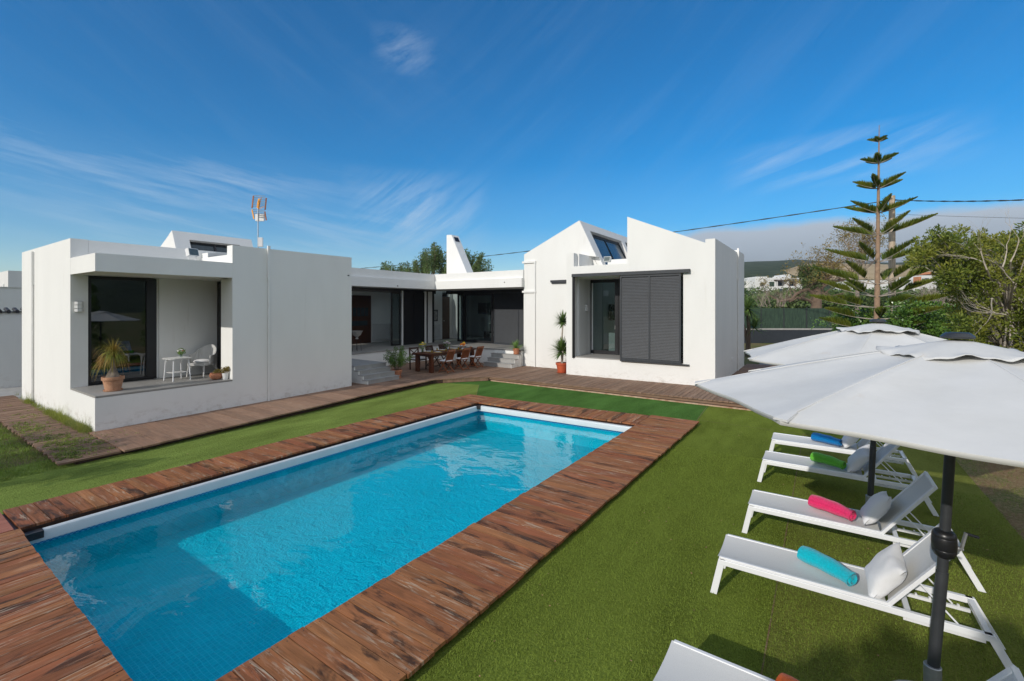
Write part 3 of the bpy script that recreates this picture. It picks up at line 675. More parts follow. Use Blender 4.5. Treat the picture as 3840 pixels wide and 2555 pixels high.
# recess reveal (cream) made as a shallow surround, then pane
def recess_face(xa,za,xb,zb,y0,y1,wins,par,dep=.22,tt=.2,tb=.96):
    dx,dz=xb-xa,zb-za; L=math.hypot(dx,dz); nx,nz=-dz/L,dx/L
    def P(t,y,o): return (xa+dx*t+nx*o,y,za+dz*t+nz*o)
    def slab(t0,t1,a,c):
        b=B(); b.hexa([P(t1,a,-dep-.02),P(t1,c,-dep-.02),P(t0,c,-dep-.02),P(t0,a,-dep-.02)],[P(t1,a,0),P(t1,c,0),P(t0,c,0),P(t0,a,0)]); return b
    hp(slab(0,tt,y0,y1),'surround',WL,parent=par)
    e=[y0]+[v for w_ in wins for v in w_]+[y1]
    for a,c in zip(e[::2],e[1::2]): hp(slab(tt+.0005,1.0,a,c),'surround',WL,parent=par)
    for a,c in wins:
        for t0,t1,u0,u1 in [(tt,tt+.06,a,c),(tb-.05,tb,a,c)]+[(tt+.06,tb-.05,a+(c-a-.06)*k/2,a+(c-a-.06)*k/2+.06) for k in range(3)]:
            b=B(); b.hexa([P(t1,u0,-dep+.002),P(t1,u1,-dep+.002),P(t0,u1,-dep+.002),P(t0,u0,-dep+.002)],[P(t1,u0,-dep+.05),P(t1,u1,-dep+.05),P(t0,u1,-dep+.05),P(t0,u0,-dep+.05)]); hp(b,'window_bar',M['black'],parent=par)
        b=B(); b.hexa([P(tb-.05,a+.05,-dep+.004),P(tb-.05,c-.05,-dep+.004),P(tt+.05,c-.05,-dep+.004),P(tt+.05,a+.05,-dep+.004)],[P(tb-.05,a+.05,-dep+.02),P(tb-.05,c-.05,-dep+.02),P(tt+.05,c-.05,-dep+.02),P(tt+.05,a+.05,-dep+.02)]); hp(b,'pane',M['farwin'],parent=par)
    return (xa-nx*dep,za-nz*dep),(xb-nx*dep,zb-nz*dep)
def rooflight(xa,za,xb,zb,ya,yb,par,n=2,t0=.2,t1=1.0,depth=.0):
    dx,dz=xb-xa,zb-za; x0,z0=xa+dx*t0,za+dz*t0; x1,z1=xa+dx*t1,za+dz*t1
    f,P=slantwin(x0,z0,x1,z1,ya,yb,par,n)
    b=B(); b.hexa([P(.97,ya+.05,.004),P(.97,yb-.05,.004),P(.03,yb-.05,.004),P(.03,ya+.05,.004)],[P(.97,ya+.05,.012),P(.97,yb-.05,.012),P(.03,yb-.05,.012),P(.03,ya+.05,.012)])
    o=hp(b,'pane',M['farwin'],parent=par); return f
recess_face(AP[0],AP[1],-16.54,4.2,y0+.1,y1,[(6.35,7.9)],sk,.16,.25,1.0)
# --- left wing (fascia facing +x) and right wing (fascia facing -y)
def zf(b): return b
b=B(); b.prism([(-16.3,9.6),(-16.3,17.0),(-11.05,17.0),(-11.05,17.25),(-16.55,17.25),(-16.55,9.6)],'z',3.68,4.08); hp(b,'fascia',WL)
b=B(); b.prism([(-16.42,9.6),(-16.42,17.12),(-11.05,17.12),(-11.05,17.35),(-16.65,17.35),(-16.65,9.6)],'z',4.08,4.45); hp(b,'parapet',WL)
b=B(); b.prism([(-16.55,9.6),(-16.55,17.25),(-11.05,17.25),(-11.05,24.5),(-18.3,24.5),(-18.3,9.6)],'z',3.69,4.07); hp(b,'roof',M['wall'])
b=B(); b.prism([(-18.3,22.5),(-18.3,24.5),(-24,24.5),(-24,9.6),(-18.3,9.6),(-18.3,11),(-19.3,11),(-19.3,22.5)],'z',3.691,4.069); hp(b,'roof',M['wall'])
b=B(); b.box(-19.4,-18.2,10.9,22.6,4.075,4.10); hp(b,'added_roof_glazing',M['glass'])  # unseen roof slit, added to let daylight into the dim rooms below
# terrace slab and its white front
b=B(); b.prism([(-16.12,9.62),(-16.12,17.03),(-11.1,17.03),(-11.1,17.5),(-16.5,17.5),(-16.5,9.62)],'z',ZB,.815); hp(b,'terrace_wall',WL)
b=B(); b.prism([(-16.09,9.62),(-16.09,17.0),(-11.1,17.0),(-11.1,24.4),(-24,24.4),(-24,9.62)],'z',.818,.86); hp(b,'terrace_floor',M['tile'])
# glazing line of the left wing at x=-17.6
XG=-17.6
b=B(); b.box(XG,XG+.08,9.62,18.35,3.5,3.69); b.box(XG,-11.1,19.25,19.33,3.5,3.69); hp(b,'head_rail',M['black'])
fo=window('glass_door',15.25,15.85,.88,3.5,XG,.06,.07); 
b=B(); b.box(XG+.09,XG+.15,15.86,15.93,.86,3.6); b.box(XG-.1,XG+.15,17.42,17.56,.86,3.6); b.box(XG-.1,XG+.12,17.72,18.02,.86,3.6); hp(b,'post',WL)
b=B(); b.box(XG-.05,XG+.1,17.58,17.7,.86,3.6); b.box(XG-.05,XG+.1,18.05,18.2,.86,3.6); hp(b,'sliding_door_edge',M['black'])
def shutter(x0,x1,z0,z1,y,n=2,mat='shutter',axis='y',par=None,sl=.052):
    """sliding louvre panel, n leaves; axis y: panel in plane y facing -y; axis x: plane x facing +x"""
    def Bx(b,a0,a1,d0,d1,c0,c1):
        if axis=='y': b.box(a0,a1,y-d1,y-d0,c0,c1)
        else: b.box(y+d0,y+d1,a0,a1,c0,c1)
    b=B(); fw=.055
    Bx(b,x0,x1,0,.04,z0,z0+.09); Bx(b,x0,x1,0,.04,z1-.07,z1)
    Wd=(x1-x0-fw)/n
    for k in range(n+1): Bx(b,x0+k*Wd,x0+k*Wd+fw,0,.042,z0+.09,z1-.07)
    f=hp(b,'shutter',M[mat])
    for k in range(n):
        b=B(); a0=x0+k*Wd+fw+.001; a1=x0+(k+1)*Wd-.001; zz=z0+.095
        while zz<z1-.12:
            # tilted slat
            if axis=='y': b.hexa([(a0,y-.03,zz),(a1,y-.03,zz),(a1,y-.022,zz-.004),(a0,y-.022,zz-.004)],[(a0,y-.012,zz+sl*.95),(a1,y-.012,zz+sl*.95),(a1,y-.004,zz+sl*.95-.004),(a0,y-.004,zz+sl*.95-.004)])
            else: b.hexa([(y+.03,a0,zz),(y+.03,a1,zz),(y+.022,a1,zz-.004),(y+.022,a0,zz-.004)],[(y+.012,a0,zz+sl*.95),(y+.012,a1,zz+sl*.95),(y+.004,a1,zz+sl*.95-.004),(y+.004,a0,zz+sl*.95-.004)])
            zz+=sl
        Bx(b,a0,a1,-.003,-.001,z0+.09,z1-.07)
        hp(b,'louvres',M[mat],parent=f)
    return f
shutter(15.93,17.4,.88,3.55,XG+.12,2,'black','x')
# right wing glazing at y=19.3 and shutters slightly in front
fo=window('glass_door',-16.3,-14.35,.88,3.5,19.3,.1,.07,'y'); 
fo2=window('glass_door',-16.75,-16.3,.88,3.5,19.24,.09,.07,'y')
shutter(-14.15,-11.1,.875,3.55,19.15,2,sl=.05)
b=B(); b.box(-11.1,-10.9,17.25,24.5,ZB,4.4); hp(b,'wall',WL)
# interior rooms seen through the openings
b=B(); b.box(-20.45,-20.3,14.6,18.9,.86,3.69); hp(b,'interior_wall',M['iwall'])
b=B(); b.box(-19.95,-19.8,9.6,12.0,.86,3.69); b.box(-23.9,-23.8,9.7,24.4,.86,3.69); b.box(-23.8,-20.45,18.75,18.9,.86,3.69); hp(b,'interior_wall',M['iwall'])
b=B(); b.box(-18.95,-18.85,19.3,20.28,.86,3.69); b.box(-19.3,-18.2,21.2,21.3,.86,3.69); b.box(-18.95,-18.85,20.95,21.2,.86,3.69); hp(b,'interior_wall',M['iwall'])
b=B(); b.box(-18.94,-18.86,20.28,20.95,.87,3.4); d=hp(b,'interior_door',M['brownwood']); b=B(); b.ball((-18.82,20.4,1.95),.035); hp(b,'handle',M['steel'],smooth=True,parent=d)
b=B(); b.box(-18.85,-18.825,19.45,19.88,1.95,2.62); d=hp(b,'picture_frame',M['black']); b=B(); b.box(-18.826,-18.82,19.5,19.83,2.0,2.57); hp(b,'print',M['whiteart'],parent=d)
def radiator(x,y0,y1,z0,z1):
    b=B(); n=int((y1-y0)/.08); 
    for k in range(n): b.box(x,x+.08,y0+k*.08+.01,y0+k*.08+.07,z0,z1)
    b.box(x+.02,x+.06,y0,y1,z0+.03,z0+.07); b.box(x+.02,x+.06,y0,y1,z1-.07,z1-.03); return hp(b,'radiator',M['ceramic'])
radiator(-18.84,19.35,20.1,1.0,1.75); radiator(-20.29,16.3,17.6,1.0,1.85)
b=B(); b.box(-20.6,-20.2,14.6,16.15,.86,3.4); d=hp(b,'kitchen_dresser',M['brownwood'])
b=B(); 
for k in range(4): b.box(-20.199,-20.19,15.0+k*.25,15.2+k*.25,2.3,2.75)
b.box(-20.199,-20.18,14.9,15.9,1.8,2.05); hp(b,'dresser_panel',M['farwin'],parent=d)
b=B(); b.box(-23.8,-11.1,24.0,24.1,.86,1.6); b.box(-23.8,-17.5,24.0,24.1,1.6,3.69); b.box(-15.2,-11.1,24.0,24.1,1.6,3.69); hp(b,'interior_wall',M['iwall'])
b=B(); b.box(-18.7,-17.9,23.5,24.0,.86,1.2); b.box(-18.75,-18.55,23.6,24.0,1.2,2.1); b.box(-18.0,-17.85,23.6,24.0,1.2,2.1); b.box(-18.75,-17.85,23.55,24.0,2.1,2.25); b.box(-17.85,-17.2,23.6,24.0,1.7,1.75); hp(b,'fireplace',M['iwall'])
b=B(); b.box(-18.6,-17.65,23.4,23.46,2.35,3.05); hp(b,'television',M['tv'])
b=B(); b.box(-17.2,-16.2,22.2,22.7,1.2,1.28)
for x in (-17.2,-16.28): b.box(x,x+.08,22.2,22.7,.86,1.2)
hp(b,'low_table',M['brownwood'])
b=B(); b.box(-17.5,-17.4,23.95,24.12,.86,3.69); b.box(-15.3,-15.2,23.95,24.12,1.6,3.69); hp(b,'window_frame',M['black'])
# --- chimney
b=B(); b.prism([(-18.24,4.0),(-16.33,4.0),(-17.86,6.98),(-18.24,7.0)],'y',20.0,20.62); ch=hp(b,'chimney',WL)
b=B()
def CP(t,y,o): 
    x=-17.86+(1.53)*t; z=6.98-2.98*t; return (x+.89*o,y,z+.456*o)
b.hexa([CP(.13,20.12,.003),CP(.13,20.5,.003),CP(.04,20.5,.003),CP(.04,20.12,.003)],[CP(.13,20.12,.012),CP(.13,20.5,.012),CP(.04,20.5,.012),CP(.04,20.12,.012)])
hp(b,'flue_opening',M['black'],parent=ch)
# --- gable block
YG=17.2
b=B(); b.prism([(-11.05,ZB),(-7.9,ZB),(-7.9,4.87),(-7.58,4.83),(-8.33,6.37),(-11.05,5.13)],'y',YG,YG+.3); hp(b,'gable_wall',WL)
b=B(); b.prism([(-11.05,4.3),(-7.56,4.3),(-8.5,6.25),(-11.05,5.10)],'y',YG+.3,25); sk=hp(b,'roof_light',WL)
ex=(-8.33+(6.37-4.3)*.4838)
recess_face(-8.33,6.365,ex,4.3,YG+.3,25,[(17.85,21.5),(21.95,24.6)],sk,.2,.17,.93)
b=B()   # proud edge strips framing the sloping glass
for ya,yb in ((YG+.3,YG+.52),(19.93,20.12)):
    pass
b=B(); b.box(-9.67,-8.32,YG-.07,YG-.002,3.84,3.9); b.box(-9.62,-8.32,YG-.05,YG-.002,3.78,3.84); b.box(-9.67,-8.32,YG-.075,YG-.055,3.9,3.93); hp(b,'shutter_rail',M['shutter'])
b=B(); b.box(-11.12,-10.42,YG-.06,YG-.001,4.73,4.82); b.tube([(-10.46,YG-.03,3.55),(-10.46,YG-.03,4.73)],.035); b.box(-11.12,-10.42,YG-.06,YG-.001,3.42,3.51); b.tube([(-10.46,YG-.03,.15),(-10.46,YG-.03,3.42)],.028); b.tube([(-10.46,YG-.03,3.42),(-10.46,YG-.03,3.55)],.035); hp(b,'drain_pipe',M['pipe'])
# --- right box
YR=16.0
b=B(); b.box(-8.31,-7.99,YR,YR+.3,ZB,4.88); b.box(-8.31,-7.91,YR+.3,22.5,ZB,4.88); hp(b,'wall',WL)
b=B(); b.box(-7.99,-5.85,YR,YR+.3,3.98,4.36); hp(b,'lintel',WL)
b=B(); b.box(-7.99,-3.9,YR,YR+.3,ZB,.84); hp(b,'wall',WL)
b=B(); b.prism([(-5.85,3.98),(-3.2,3.98),(-3.2,4.9),(-5.85,6.05)],'y',YR,YR+.3); hp(b,'gable_wall',WL)
b=B(); b.box(-3.9,-3.2,YR,YR+.3,ZB,3.98); b.box(-3.2,-2.9,YR,22.6,ZB,5.02); hp(b,'wall',WL)
b=B(); b.prism([(-5.85,4.3),(-3.2,4.3),(-3.2,4.88),(-5.85,6.0)],'y',YR+.3,22.4); b.box(-7.9,-5.86,YR+.5,17.95,4.1,4.28); b.box(-7.9,-5.86,19.9,22.4,4.1,4.28); hp(b,'roof',M['wall'])
b=B(); b.box(-7.9,-5.86,17.95,19.9,4.2,4.22); hp(b,'added_roof_glazing',M['glass'])  # unseen glazed opening, added to brighten the room behind the balcony
b=B(); b.box(-7.3,-5.87,17.7,17.9,4.28,4.72); hp(b,'parapet',WL)
b=B(); b.box(-7.91,-4.0,YR+.3,17.55,3.9,3.98); hp(b,'ceiling',WL)
b=B(); b.box(-7.91,-3.9,YR,19.9,.845,.88); hp(b,'balcony_floor',M['tile'])
b=B(); b.box(-7.9,-7.8,17.35,20,.88,3.9); b.box(-7.8,-3.3,20,20.1,.88,3.9); b.box(-3.9,-3.8,16.3,20,.88,3.9); b.box(-6.2,-6.1,17.42,17.9,.88,3.9); hp(b,'interior_wall',M['iwall'])
fo=window('glass_door',-7.98,-6.72,.9,3.9,17.34,.13,.08,'y',handle=-6.84); fo=window('glass_door',-6.7,-4.1,.9,3.9,17.34,.13,.08,'y')
shutter(-6.09,-3.96,.87,3.93,YR-.05,2)
b=B(); b.box(-8.02,-3.67,YR-.11,YR-.001,3.985,4.03); b.box(-8.02,-3.67,YR-.13,YR-.11,3.94,4.05); b.box(-8.02,-3.67,YR-.11,YR-.001,4.03,4.06); hp(b,'shutter_rail',M['shutter'])
b=B(); b.box(-8.03,-7.97,YR-.06,YR-.001,.82,3.985); b.box(-7.97,-7.94,YR-.02,YR-.001,.82,3.985); hp(b,'shutter_jamb',M['black'])
b=B(); b.box(-6.09,-3.7,YR-.1,YR-.001,.83,.865); hp(b,'shutter_rail',M['shutter'])
walllamp(-7.9,16.9,2.63,'x')
b=B(); b.tube([(-2.87,20.6,.2),(-2.87,20.6,3.9)],.03); b.box(-2.9,-2.83,20.56,20.64,3.9,5.18); hp(b,'drain_pipe',M['pipe'])
b=B(); b.box(-3.2,-2.9,20.7,22.6,5.02,5.12); b.box(-2.9,-2.87,19.2,19.3,.75,.85); hp(b,'parapet_cap',WL)
b=B(); b.box(-6.9,-6.1,19.4,19.95,.88,1.75); b.box(-7.5,-7.0,18.3,18.8,.88,1.7); d=hp(b,'dresser',M['ceramic']); b=B()
for k in range(3): b.box(-6.9,-6.1,19.392,19.398,1.14+k*.2,1.15+k*.2)
hp(b,'drawer',M['black'],parent=d)
b=B(); b.box(-7.75,-7.6,18.9,19.5,2.2,2.9); hp(b,'television',M['tv'])
# floodlights
def flood(x,y,z,rz,dark=1):
    b=B(); 
    ca,sa=math.cos(rz),math.sin(rz)
    def L(px,py,pz): return (x+px*ca-py*sa,y+px*sa+py*ca,z+pz)
    def bx(b,x0,x1,y0,y1,z0,z1,tilt=.25):
        def q(px,py,pz): 
            return L(px,py*math.cos(tilt)+pz*math.sin(tilt),-py*math.sin(tilt)*1+pz*math.cos(tilt)+.2)
        b.hexa([q(x0,y0,z0),q(x1,y0,z0),q(x1,y1,z0),q(x0,y1,z0)],[q(x0,y0,z1),q(x1,y0,z1),q(x1,y1,z1),q(x0,y1,z1)])
    bx(b,-.13,.13,-.05,.06,-.09,.1); f=hp(b,'floodlight',M['ceramic'])
    b=B(); bx(b,-.115,.115,-.056,-.051,-.075,.085); hp(b,'lens',M['headlamp'],parent=f)
    b=B(); b.tube([L(-.1,0,0),L(-.1,0,.16)],.008,6); b.tube([L(.1,0,0),L(.1,0,.16)],.008,6); hp(b,'bracket',M['pipe'],parent=f)
flood(-13.15,5.0,3.96,PI/2+.3); flood(-6.65,16.1,4.36,0)
# --- steps
b=B(); 
for k in range(4):
    x=-12.76-.235*k; zt=.16+.142*(k+1)
    b.box(-16.0 if k==3 else x-.235,x,10.05,11.45,ZB,zt-.022)
st=hp(b,'steps',WL)
b=B()
for k in range(4):
    x=-12.76-.235*k; zt=.16+.142*(k+1)
    b.box(-16.0 if k==3 else x-.234,x+.02,10.03,11.47,zt-.02,zt); b.box(x+.001,x+.008,10.09,11.44,zt-.142,zt-.022)
hp(b,'tread',M['steptile'],parent=st)
b=B(); 
for k in range(4):
    y=16.2+.27*k; zt=.16+.175*(k+1)
    b.box(-12.55+.0*k,-11.06,y,y+.27 if k<3 else 17.0,ZB,zt-.022)
st=hp(b,'steps',WL)
b=B()
for k in range(3):
    y=16.2+.27*k; zt=.16+.175*(k+1)
    b.box(-12.57,-11.04,y-.02,y+.249,zt-.02,zt)
for k in range(4):
    y=16.2+.27*k; zt=.16+.175*(k+1); b.box(-12.53,-11.08,y-.008,y-.001,zt-.175,zt-.022)
hp(b,'tread',M['steptile'],parent=st)

# ================================================================ LOUNGERS, TOWELS, PILLOWS, UMBRELLAS
WM=M['whitemetal']; LW=.56
def make_lounger():
    t=thing('sun_lounger','', 'sun lounger')
    z0,z1=.30,.35
    for y in (0.0,LW-.04):
        b=B(); b.box(.05,1.93,y,y+.04,z0,z1); b.build('side_rail',WM,t,bevel=.004)
    for y in (0.0,LW-.04):
        b=B(); b.hexa([(-.035,y,0),(.025,y,0),(.025,y+.04,0),(-.035,y+.04,0)],[(.04,y+.001,z1),(.10,y+.001,z1),(.10,y+.039,z1),(.04,y+.039,z1)]); b.build('leg',WM,t,bevel=.003)
        b=B(); b.hexa([(2.06,y,0),(2.12,y,0),(2.12,y+.04,0),(2.06,y+.04,0)],[(1.88,y+.001,z1),(1.94,y+.001,z1),(1.94,y+.039,z1),(1.88,y+.039,z1)]); b.build('leg',WM,t,bevel=.003)
    b=B(); b.box(.055,.095,.04,LW-.04,.31,.345); b.build('cross_bar',WM,t)
    b=B(); b.box(1.89,1.93,.04,LW-.04,.31,.345); b.build('cross_bar',WM,t)
    b=B(); b.box(1.44,1.48,.041,LW-.041,.262,.29); b.build('cross_bar',WM,t)
    def sling(P,n=14,m=8,sag=.022,th=.004):
        V=[];F=[]
        for k in range(2):
            for i in range(n+1):
                for j in range(m+1):
                    u=i/n; v=j/m; s=sag*math.sin(PI*v)**.7
                    V.append(P(u,v,-s-k*th))
        N=(n+1)*(m+1)
        for i in range(n):
            for j in range(m):
                a=i*(m+1)+j; F.append((a,a+m+1,a+m+2,a+1)); F.append((N+a,N+a+1,N+a+m+2,N+a+m+1))
        b=B(); b.add(V,F); return b
    sling(lambda u,v,w:(.03+1.28*u,.03+(LW-.06)*v,.368+w)).build('sling_seat',M['sling'],t,smooth=True)
    b=B()
    for y in (.012,LW-.042): b.box(.045,1.33,y,y+.03,.35,.372)
    b.build('seat_edge',WM,t,bevel=.004)
    hx,hz=1.33,.36; tx,tz=1.76,.95; dx,dz=tx-hx,tz-hz; L=math.hypot(dx,dz); nx,nz=-dz/L,dx/L
    bk=sling(lambda u,v,w:(hx+dx*u+nx*(.012+w),.04+(LW-.08)*v,hz+dz*u+nz*(.012+w)),sag=.02).build('backrest',M['sling'],t,smooth=True)
    for y in (.02,LW-.05):
        b=B(); b.bar((hx-.01,y+.015,hz-.01),(tx,y+.015,tz),.03,.045,(0,1,0)); b.build('backrest_rail',WM,bk,bevel=.004)
    b=B(); b.bar((tx-.01,.03,tz-.01),(tx-.01,LW-.03,tz-.01),.03,.03); b.build('backrest_rail',WM,bk)
    for y in (.07,LW-.08):
        b=B(); b.tube([(hx+dx*.42,y,hz+dz*.42-.02),(hx+.46,y,.285)],.007,6); b.build('strut',WM,t)
        b=B(); b.box(1.42,1.90,y-.012,y+.012,.25,.275)
        for k in range(4): b.box(1.55+k*.09,1.565+k*.09,y-.012,y+.012,.275,.29)
        b.build('notched_bar',WM,t)
    return t
LG='sun loungers in a row on the lawn beside the pool'
spots=[(10.15-.56,-.82,'white sun lounger under the far umbrella, farthest from the viewer, carrying the blue towel'),
       (8.25,-.84,'white sun lounger carrying the lime green towel, behind the far umbrella pole'),
       (6.28,-.80,'white sun lounger carrying the pink towel, in front of the far umbrella pole'),
       (4.79,-.88,'white sun lounger carrying the turquoise towel, behind the near umbrella pole'),
       (2.88,-.95,'white sun lounger nearest the viewer, cut by the bottom edge, with the orange towel')]
proto=make_lounger()
for i,(y,x,lb) in enumerate(spots):
    o=proto if i==0 else copy_tree(proto)
    o.location=(x,y,.004); o.rotation_euler=(0,0,R([.5,-.6,.4,.8,-1.0][i])); o['label']=lb; o['group']=LG
def towel(x,y,z,ang,L,r,mat,lb,name='rolled_towel'):
    # rolled towel: spiral of cloth along its length
    V=[];F=[]; turns=3.4; n=64; m=10; rr=random.Random(int(x*100)+3)
    prof=[]
    for i in range(n+1):
        a=i/n*turns*2*PI; rad=.012+(r-.012)*(i/n)**.9
        prof.append((rad*math.cos(a),rad*math.sin(a)))
    prof2=[(p[0]*(1-.011/max(.02,math.hypot(*p))),p[1]*(1-.011/max(.02,math.hypot(*p)))) for p in prof]
    loop=prof+prof2[::-1]; k=len(loop)
    for j in range(m+1):
        u=j/m; s=1+.09*math.sin(u*5+x)+.05*math.sin(u*13); bend=.02*math.sin(PI*u)
        for i,(a,c) in enumerate(loop):
            e=.010*math.sin(i*.21)*(1 if j in (0,m) else 0)
            V.append((( u-.5)*L+e,a*s+bend,max(-r*.93,c*s*.92)))
    for j in range(m):
        for i in range(k): F.append((j*k+i,j*k+(i+1)%k,(j+1)*k+(i+1)%k,(j+1)*k+i))
    F2=[]
    for i in range(n):
        a,bb=i,i+1; c,d=k-1-i-1,k-1-i
        F2.append((a,d,c,bb)); F2.append((m*k+a,m*k+bb,m*k+c,m*k+d))
    b=B(); b.add(V,F+F2); o=b.build(name,mat,smooth=True); o.location=(x,y,z+r*.93); o.rotation_euler=(R(12),0,ang)
    return tag(o,lb,'towel','rolled towels on the sun loungers')
def pillow(x,y,z,tilt,yaw,s,lb,roll=0):
    n=22; V=[];F=[]; rr=random.Random(int(y*77)); ph=[rr.uniform(0,6) for _ in range(6)]
    for side in (1,-1):
        for i in range(n+1):
            for j in range(n+1):
                u=i/n*2-1; v=j/n*2-1
                px=u*(1-.10*(1-abs(v))*(abs(u)**3)*1.0)*s/2; py=v*(1-.10*(1-abs(u))*(abs(v)**3))*s/2
                px*=1-.10*(1-v*v)*abs(u)**4; py*=1-.10*(1-u*u)*abs(v)**4
                h=(max(0,1-abs(u)**2.4)**.5)*(max(0,1-abs(v)**2.4)**.5)
                wr=.005*math.sin(6*u+3*v+ph[0])*h+.004*math.sin(10*v-6*u+ph[1])*(abs(u))*h+.010*math.sin(4*(u+v)+ph[2])*abs(u*v)**1.5
                V.append((px,py,side*(.085*h)+wr*(1 if side>0 else .6)))
    N=(n+1)**2
    for i in range(n):
        for j in range(n):
            a=i*(n+1)+j; F.append((a,a+n+1,a+n+2,a+1)); F.append((N+a,N+a+1,N+a+n+2,N+a+n+1))
    b=B(); b.add(V,F); o=b.build('pillow',M['pillow'],smooth=True)
    w=o.modifiers.new('weld','WELD'); w.merge_threshold=.0015
    o.rotation_mode='XYZ'
    mt=Matrix.Rotation(yaw,4,'Z')@Matrix.Rotation(-tilt,4,'Y')@Matrix.Rotation(roll,4,'Z')
    o.matrix_world=Matrix.Translation((x,y,z))@mt
    return tag(o,lb,'pillow','white pillows on the sun loungers')
TM=[('t_blue','blue'),('t_green','lime green'),('t_pink','pink'),('t_turq','turquoise'),('t_orange','orange')]
tw=[(.07,9.86,-.5),(.08,8.52,-.55),(.10,6.55,-.52),(.04,5.06,-.60),(.0,3.2,-.45)]
for (mt,cn),(x,y,a) in zip(TM,tw):
    towel(x-.02,y,.358,a-.02,.46,.082,M[mt],f'rolled {cn} towel lying on the seat of a white sun lounger')
pl=[(.40,9.86,'white pillow leaning on the farthest lounger, beside the blue towel'),(.44,8.54,'white pillow on the lounger with the lime green towel'),
    (.49,6.58,'white pillow on the lounger with the pink towel, half in umbrella shade'),(.44,5.04,'white pillow in the sun on the lounger with the turquoise towel'),(.42,3.12,'white pillow on the nearest lounger, below the picture edge')]
for i,(x,y,lb) in enumerate(pl):
    pillow(x,y,.53,R(52+i*2),R([0,4,-5,6,0][i]),.43,lb,R([10,-14,12,-10,5][i]))
def umbrella(X,Y,ang0,top,base,zt,Rr,lb,crank=True,lean=(0,0)):
    base=Vector(base); o=thing('umbrella',lb,'umbrella',base,0,'large off white market umbrellas over the sun loungers')
    tp=Vector(top)-base; ax=tp.normalized()
    b=B(); b.tube([(0,0,.30),tuple(ax*1.0)],.034,16); b.build('lower_pole',M['pole'],o,smooth=True)
    b=B(); b.tube([tuple(ax*.98),tuple(tp*.985)],.030,16); b.build('upper_pole',M['pole'],o,smooth=True)
    b=B(); b.lathe([(.26,0),(.27,.03),(.25,.06),(.08,.075),(.05,.09)],n=28); bs=b.build('base',M['concrete'],o,smooth=True)
    b=B(); b.lathe([(.048,.07),(.048,.36),(.044,.365)],n=20); b.build('base_sleeve',M['galv'],o,smooth=True)
    b=B(); b.tube([(.04,-.02,.27),(.10,-.05,.27)],.009,8); b.ball((.115,-.055,.27),.02); b.build('sleeve_knob',M['black'],bs,smooth=True)
    cz=ax*1.2
    b=B(); b.lathe([(.036,-.10),(.055,-.085),(.064,-.06),(.066,-.045),(.0645,-.042),(.066,-.038),(.068,.0),(.066,.036),(.0645,.04),(.066,.044),(.062,.065),(.05,.08),(.036,.085)],c=tuple(cz),n=28); cr=b.build('crank_box',M['black'],o,smooth=True)
    d=W(.9,-.35)-W(0,0); d.z=0; d.normalize()
    p=cz+d*.07+Vector((0,0,-.03))
    b=B(); b.ball(tuple(p+d*.005),.017); b.tube([tuple(p),tuple(p+d*.03+Vector((0,0,.0)))],.01,8); b.bar(tuple(p+d*.02),tuple(p+d*.045+Vector((0,0,.115))),.012,.02,tuple(d.cross(Vector((0,0,1))))); b.build('crank_arm',M['galv'],cr)
    b=B(); q=p+d*.045+Vector((0,0,.11)); b.tube([tuple(q),tuple(q+d*.065-Vector((0,0,.015)))],.01,8); b.build('crank_handle',M['black'],cr,smooth=True)
    # canopy: 8 gores
    n=8; ns=12; nr=16
    def rim(k): a=ang0+k*PI/4; v=W(math.cos(a),math.sin(a))-W(0,0); return Vector((v.x,v.y,0))
    zc=zt-.05
    def surf(u,s,k):            # u radial 0..1, s 0..1 between rib k and k+1
        a=rim(k); c=rim(k+1); rr=Rr*u; chord=a.lerp(c,s); arc=(a*(1-s)+c*s)
        sag=4*s*(1-s); scal=1-.035*sag*u**3
        p=chord*rr*scal
        z=zc-(zc-zr(k,s))*(u**1.18) 
        z-= .018*sag*u*(1 if u<.98 else .9)+ .022*sag*math.sin(PI*min(1,u))
        return Vector((p.x,p.y,0))+Vector((tp.x,tp.y,0))+Vector((0,0,z))
    def zr(k,s):
        def e(k):
            a=ang0+k*PI/4; return top[2]-.0+lean[0]*math.cos(a)+lean[1]*math.sin(a)-lean[2]
        return (e(k)*(1-s)+e(k+1)*s)-base.z
    b=B(); rs=random.Random(5)
    cols=[]; 
    for k in range(n):
        for j in range(ns): cols.append((k,j/ns))
    V=[];F=[]; u0=.04
    for i in range(nr+1):
        u=u0+(1-u0)*i/nr
        for (k,s) in cols:
            p=surf(u,s,k); w=.004*math.sin(9*u+k*2+s*11)*u; V.append((p.x,p.y,p.z+w))
    m=len(cols)
    for i in range(nr):
        for j in range(m): F.append((i*m+j,(i+1)*m+j,(i+1)*m+(j+1)%m,i*m+(j+1)%m))
    # small turned-down hem
    for j,(k,s) in enumerate(cols):
        p=Vector(V[nr*m+j]); V.append((p.x*1.0,p.y*1.0,p.z-.025))
    for j in range(m): F.append((nr*m+j,(nr+1)*m+j,(nr+1)*m+(j+1)%m,nr*m+(j+1)%m))
    b.add(V,F); cn=b.build('canopy',M['canvas'],o,smooth=True); sm=cn.modifiers.new('thick','SOLIDIFY'); sm.thickness=.003
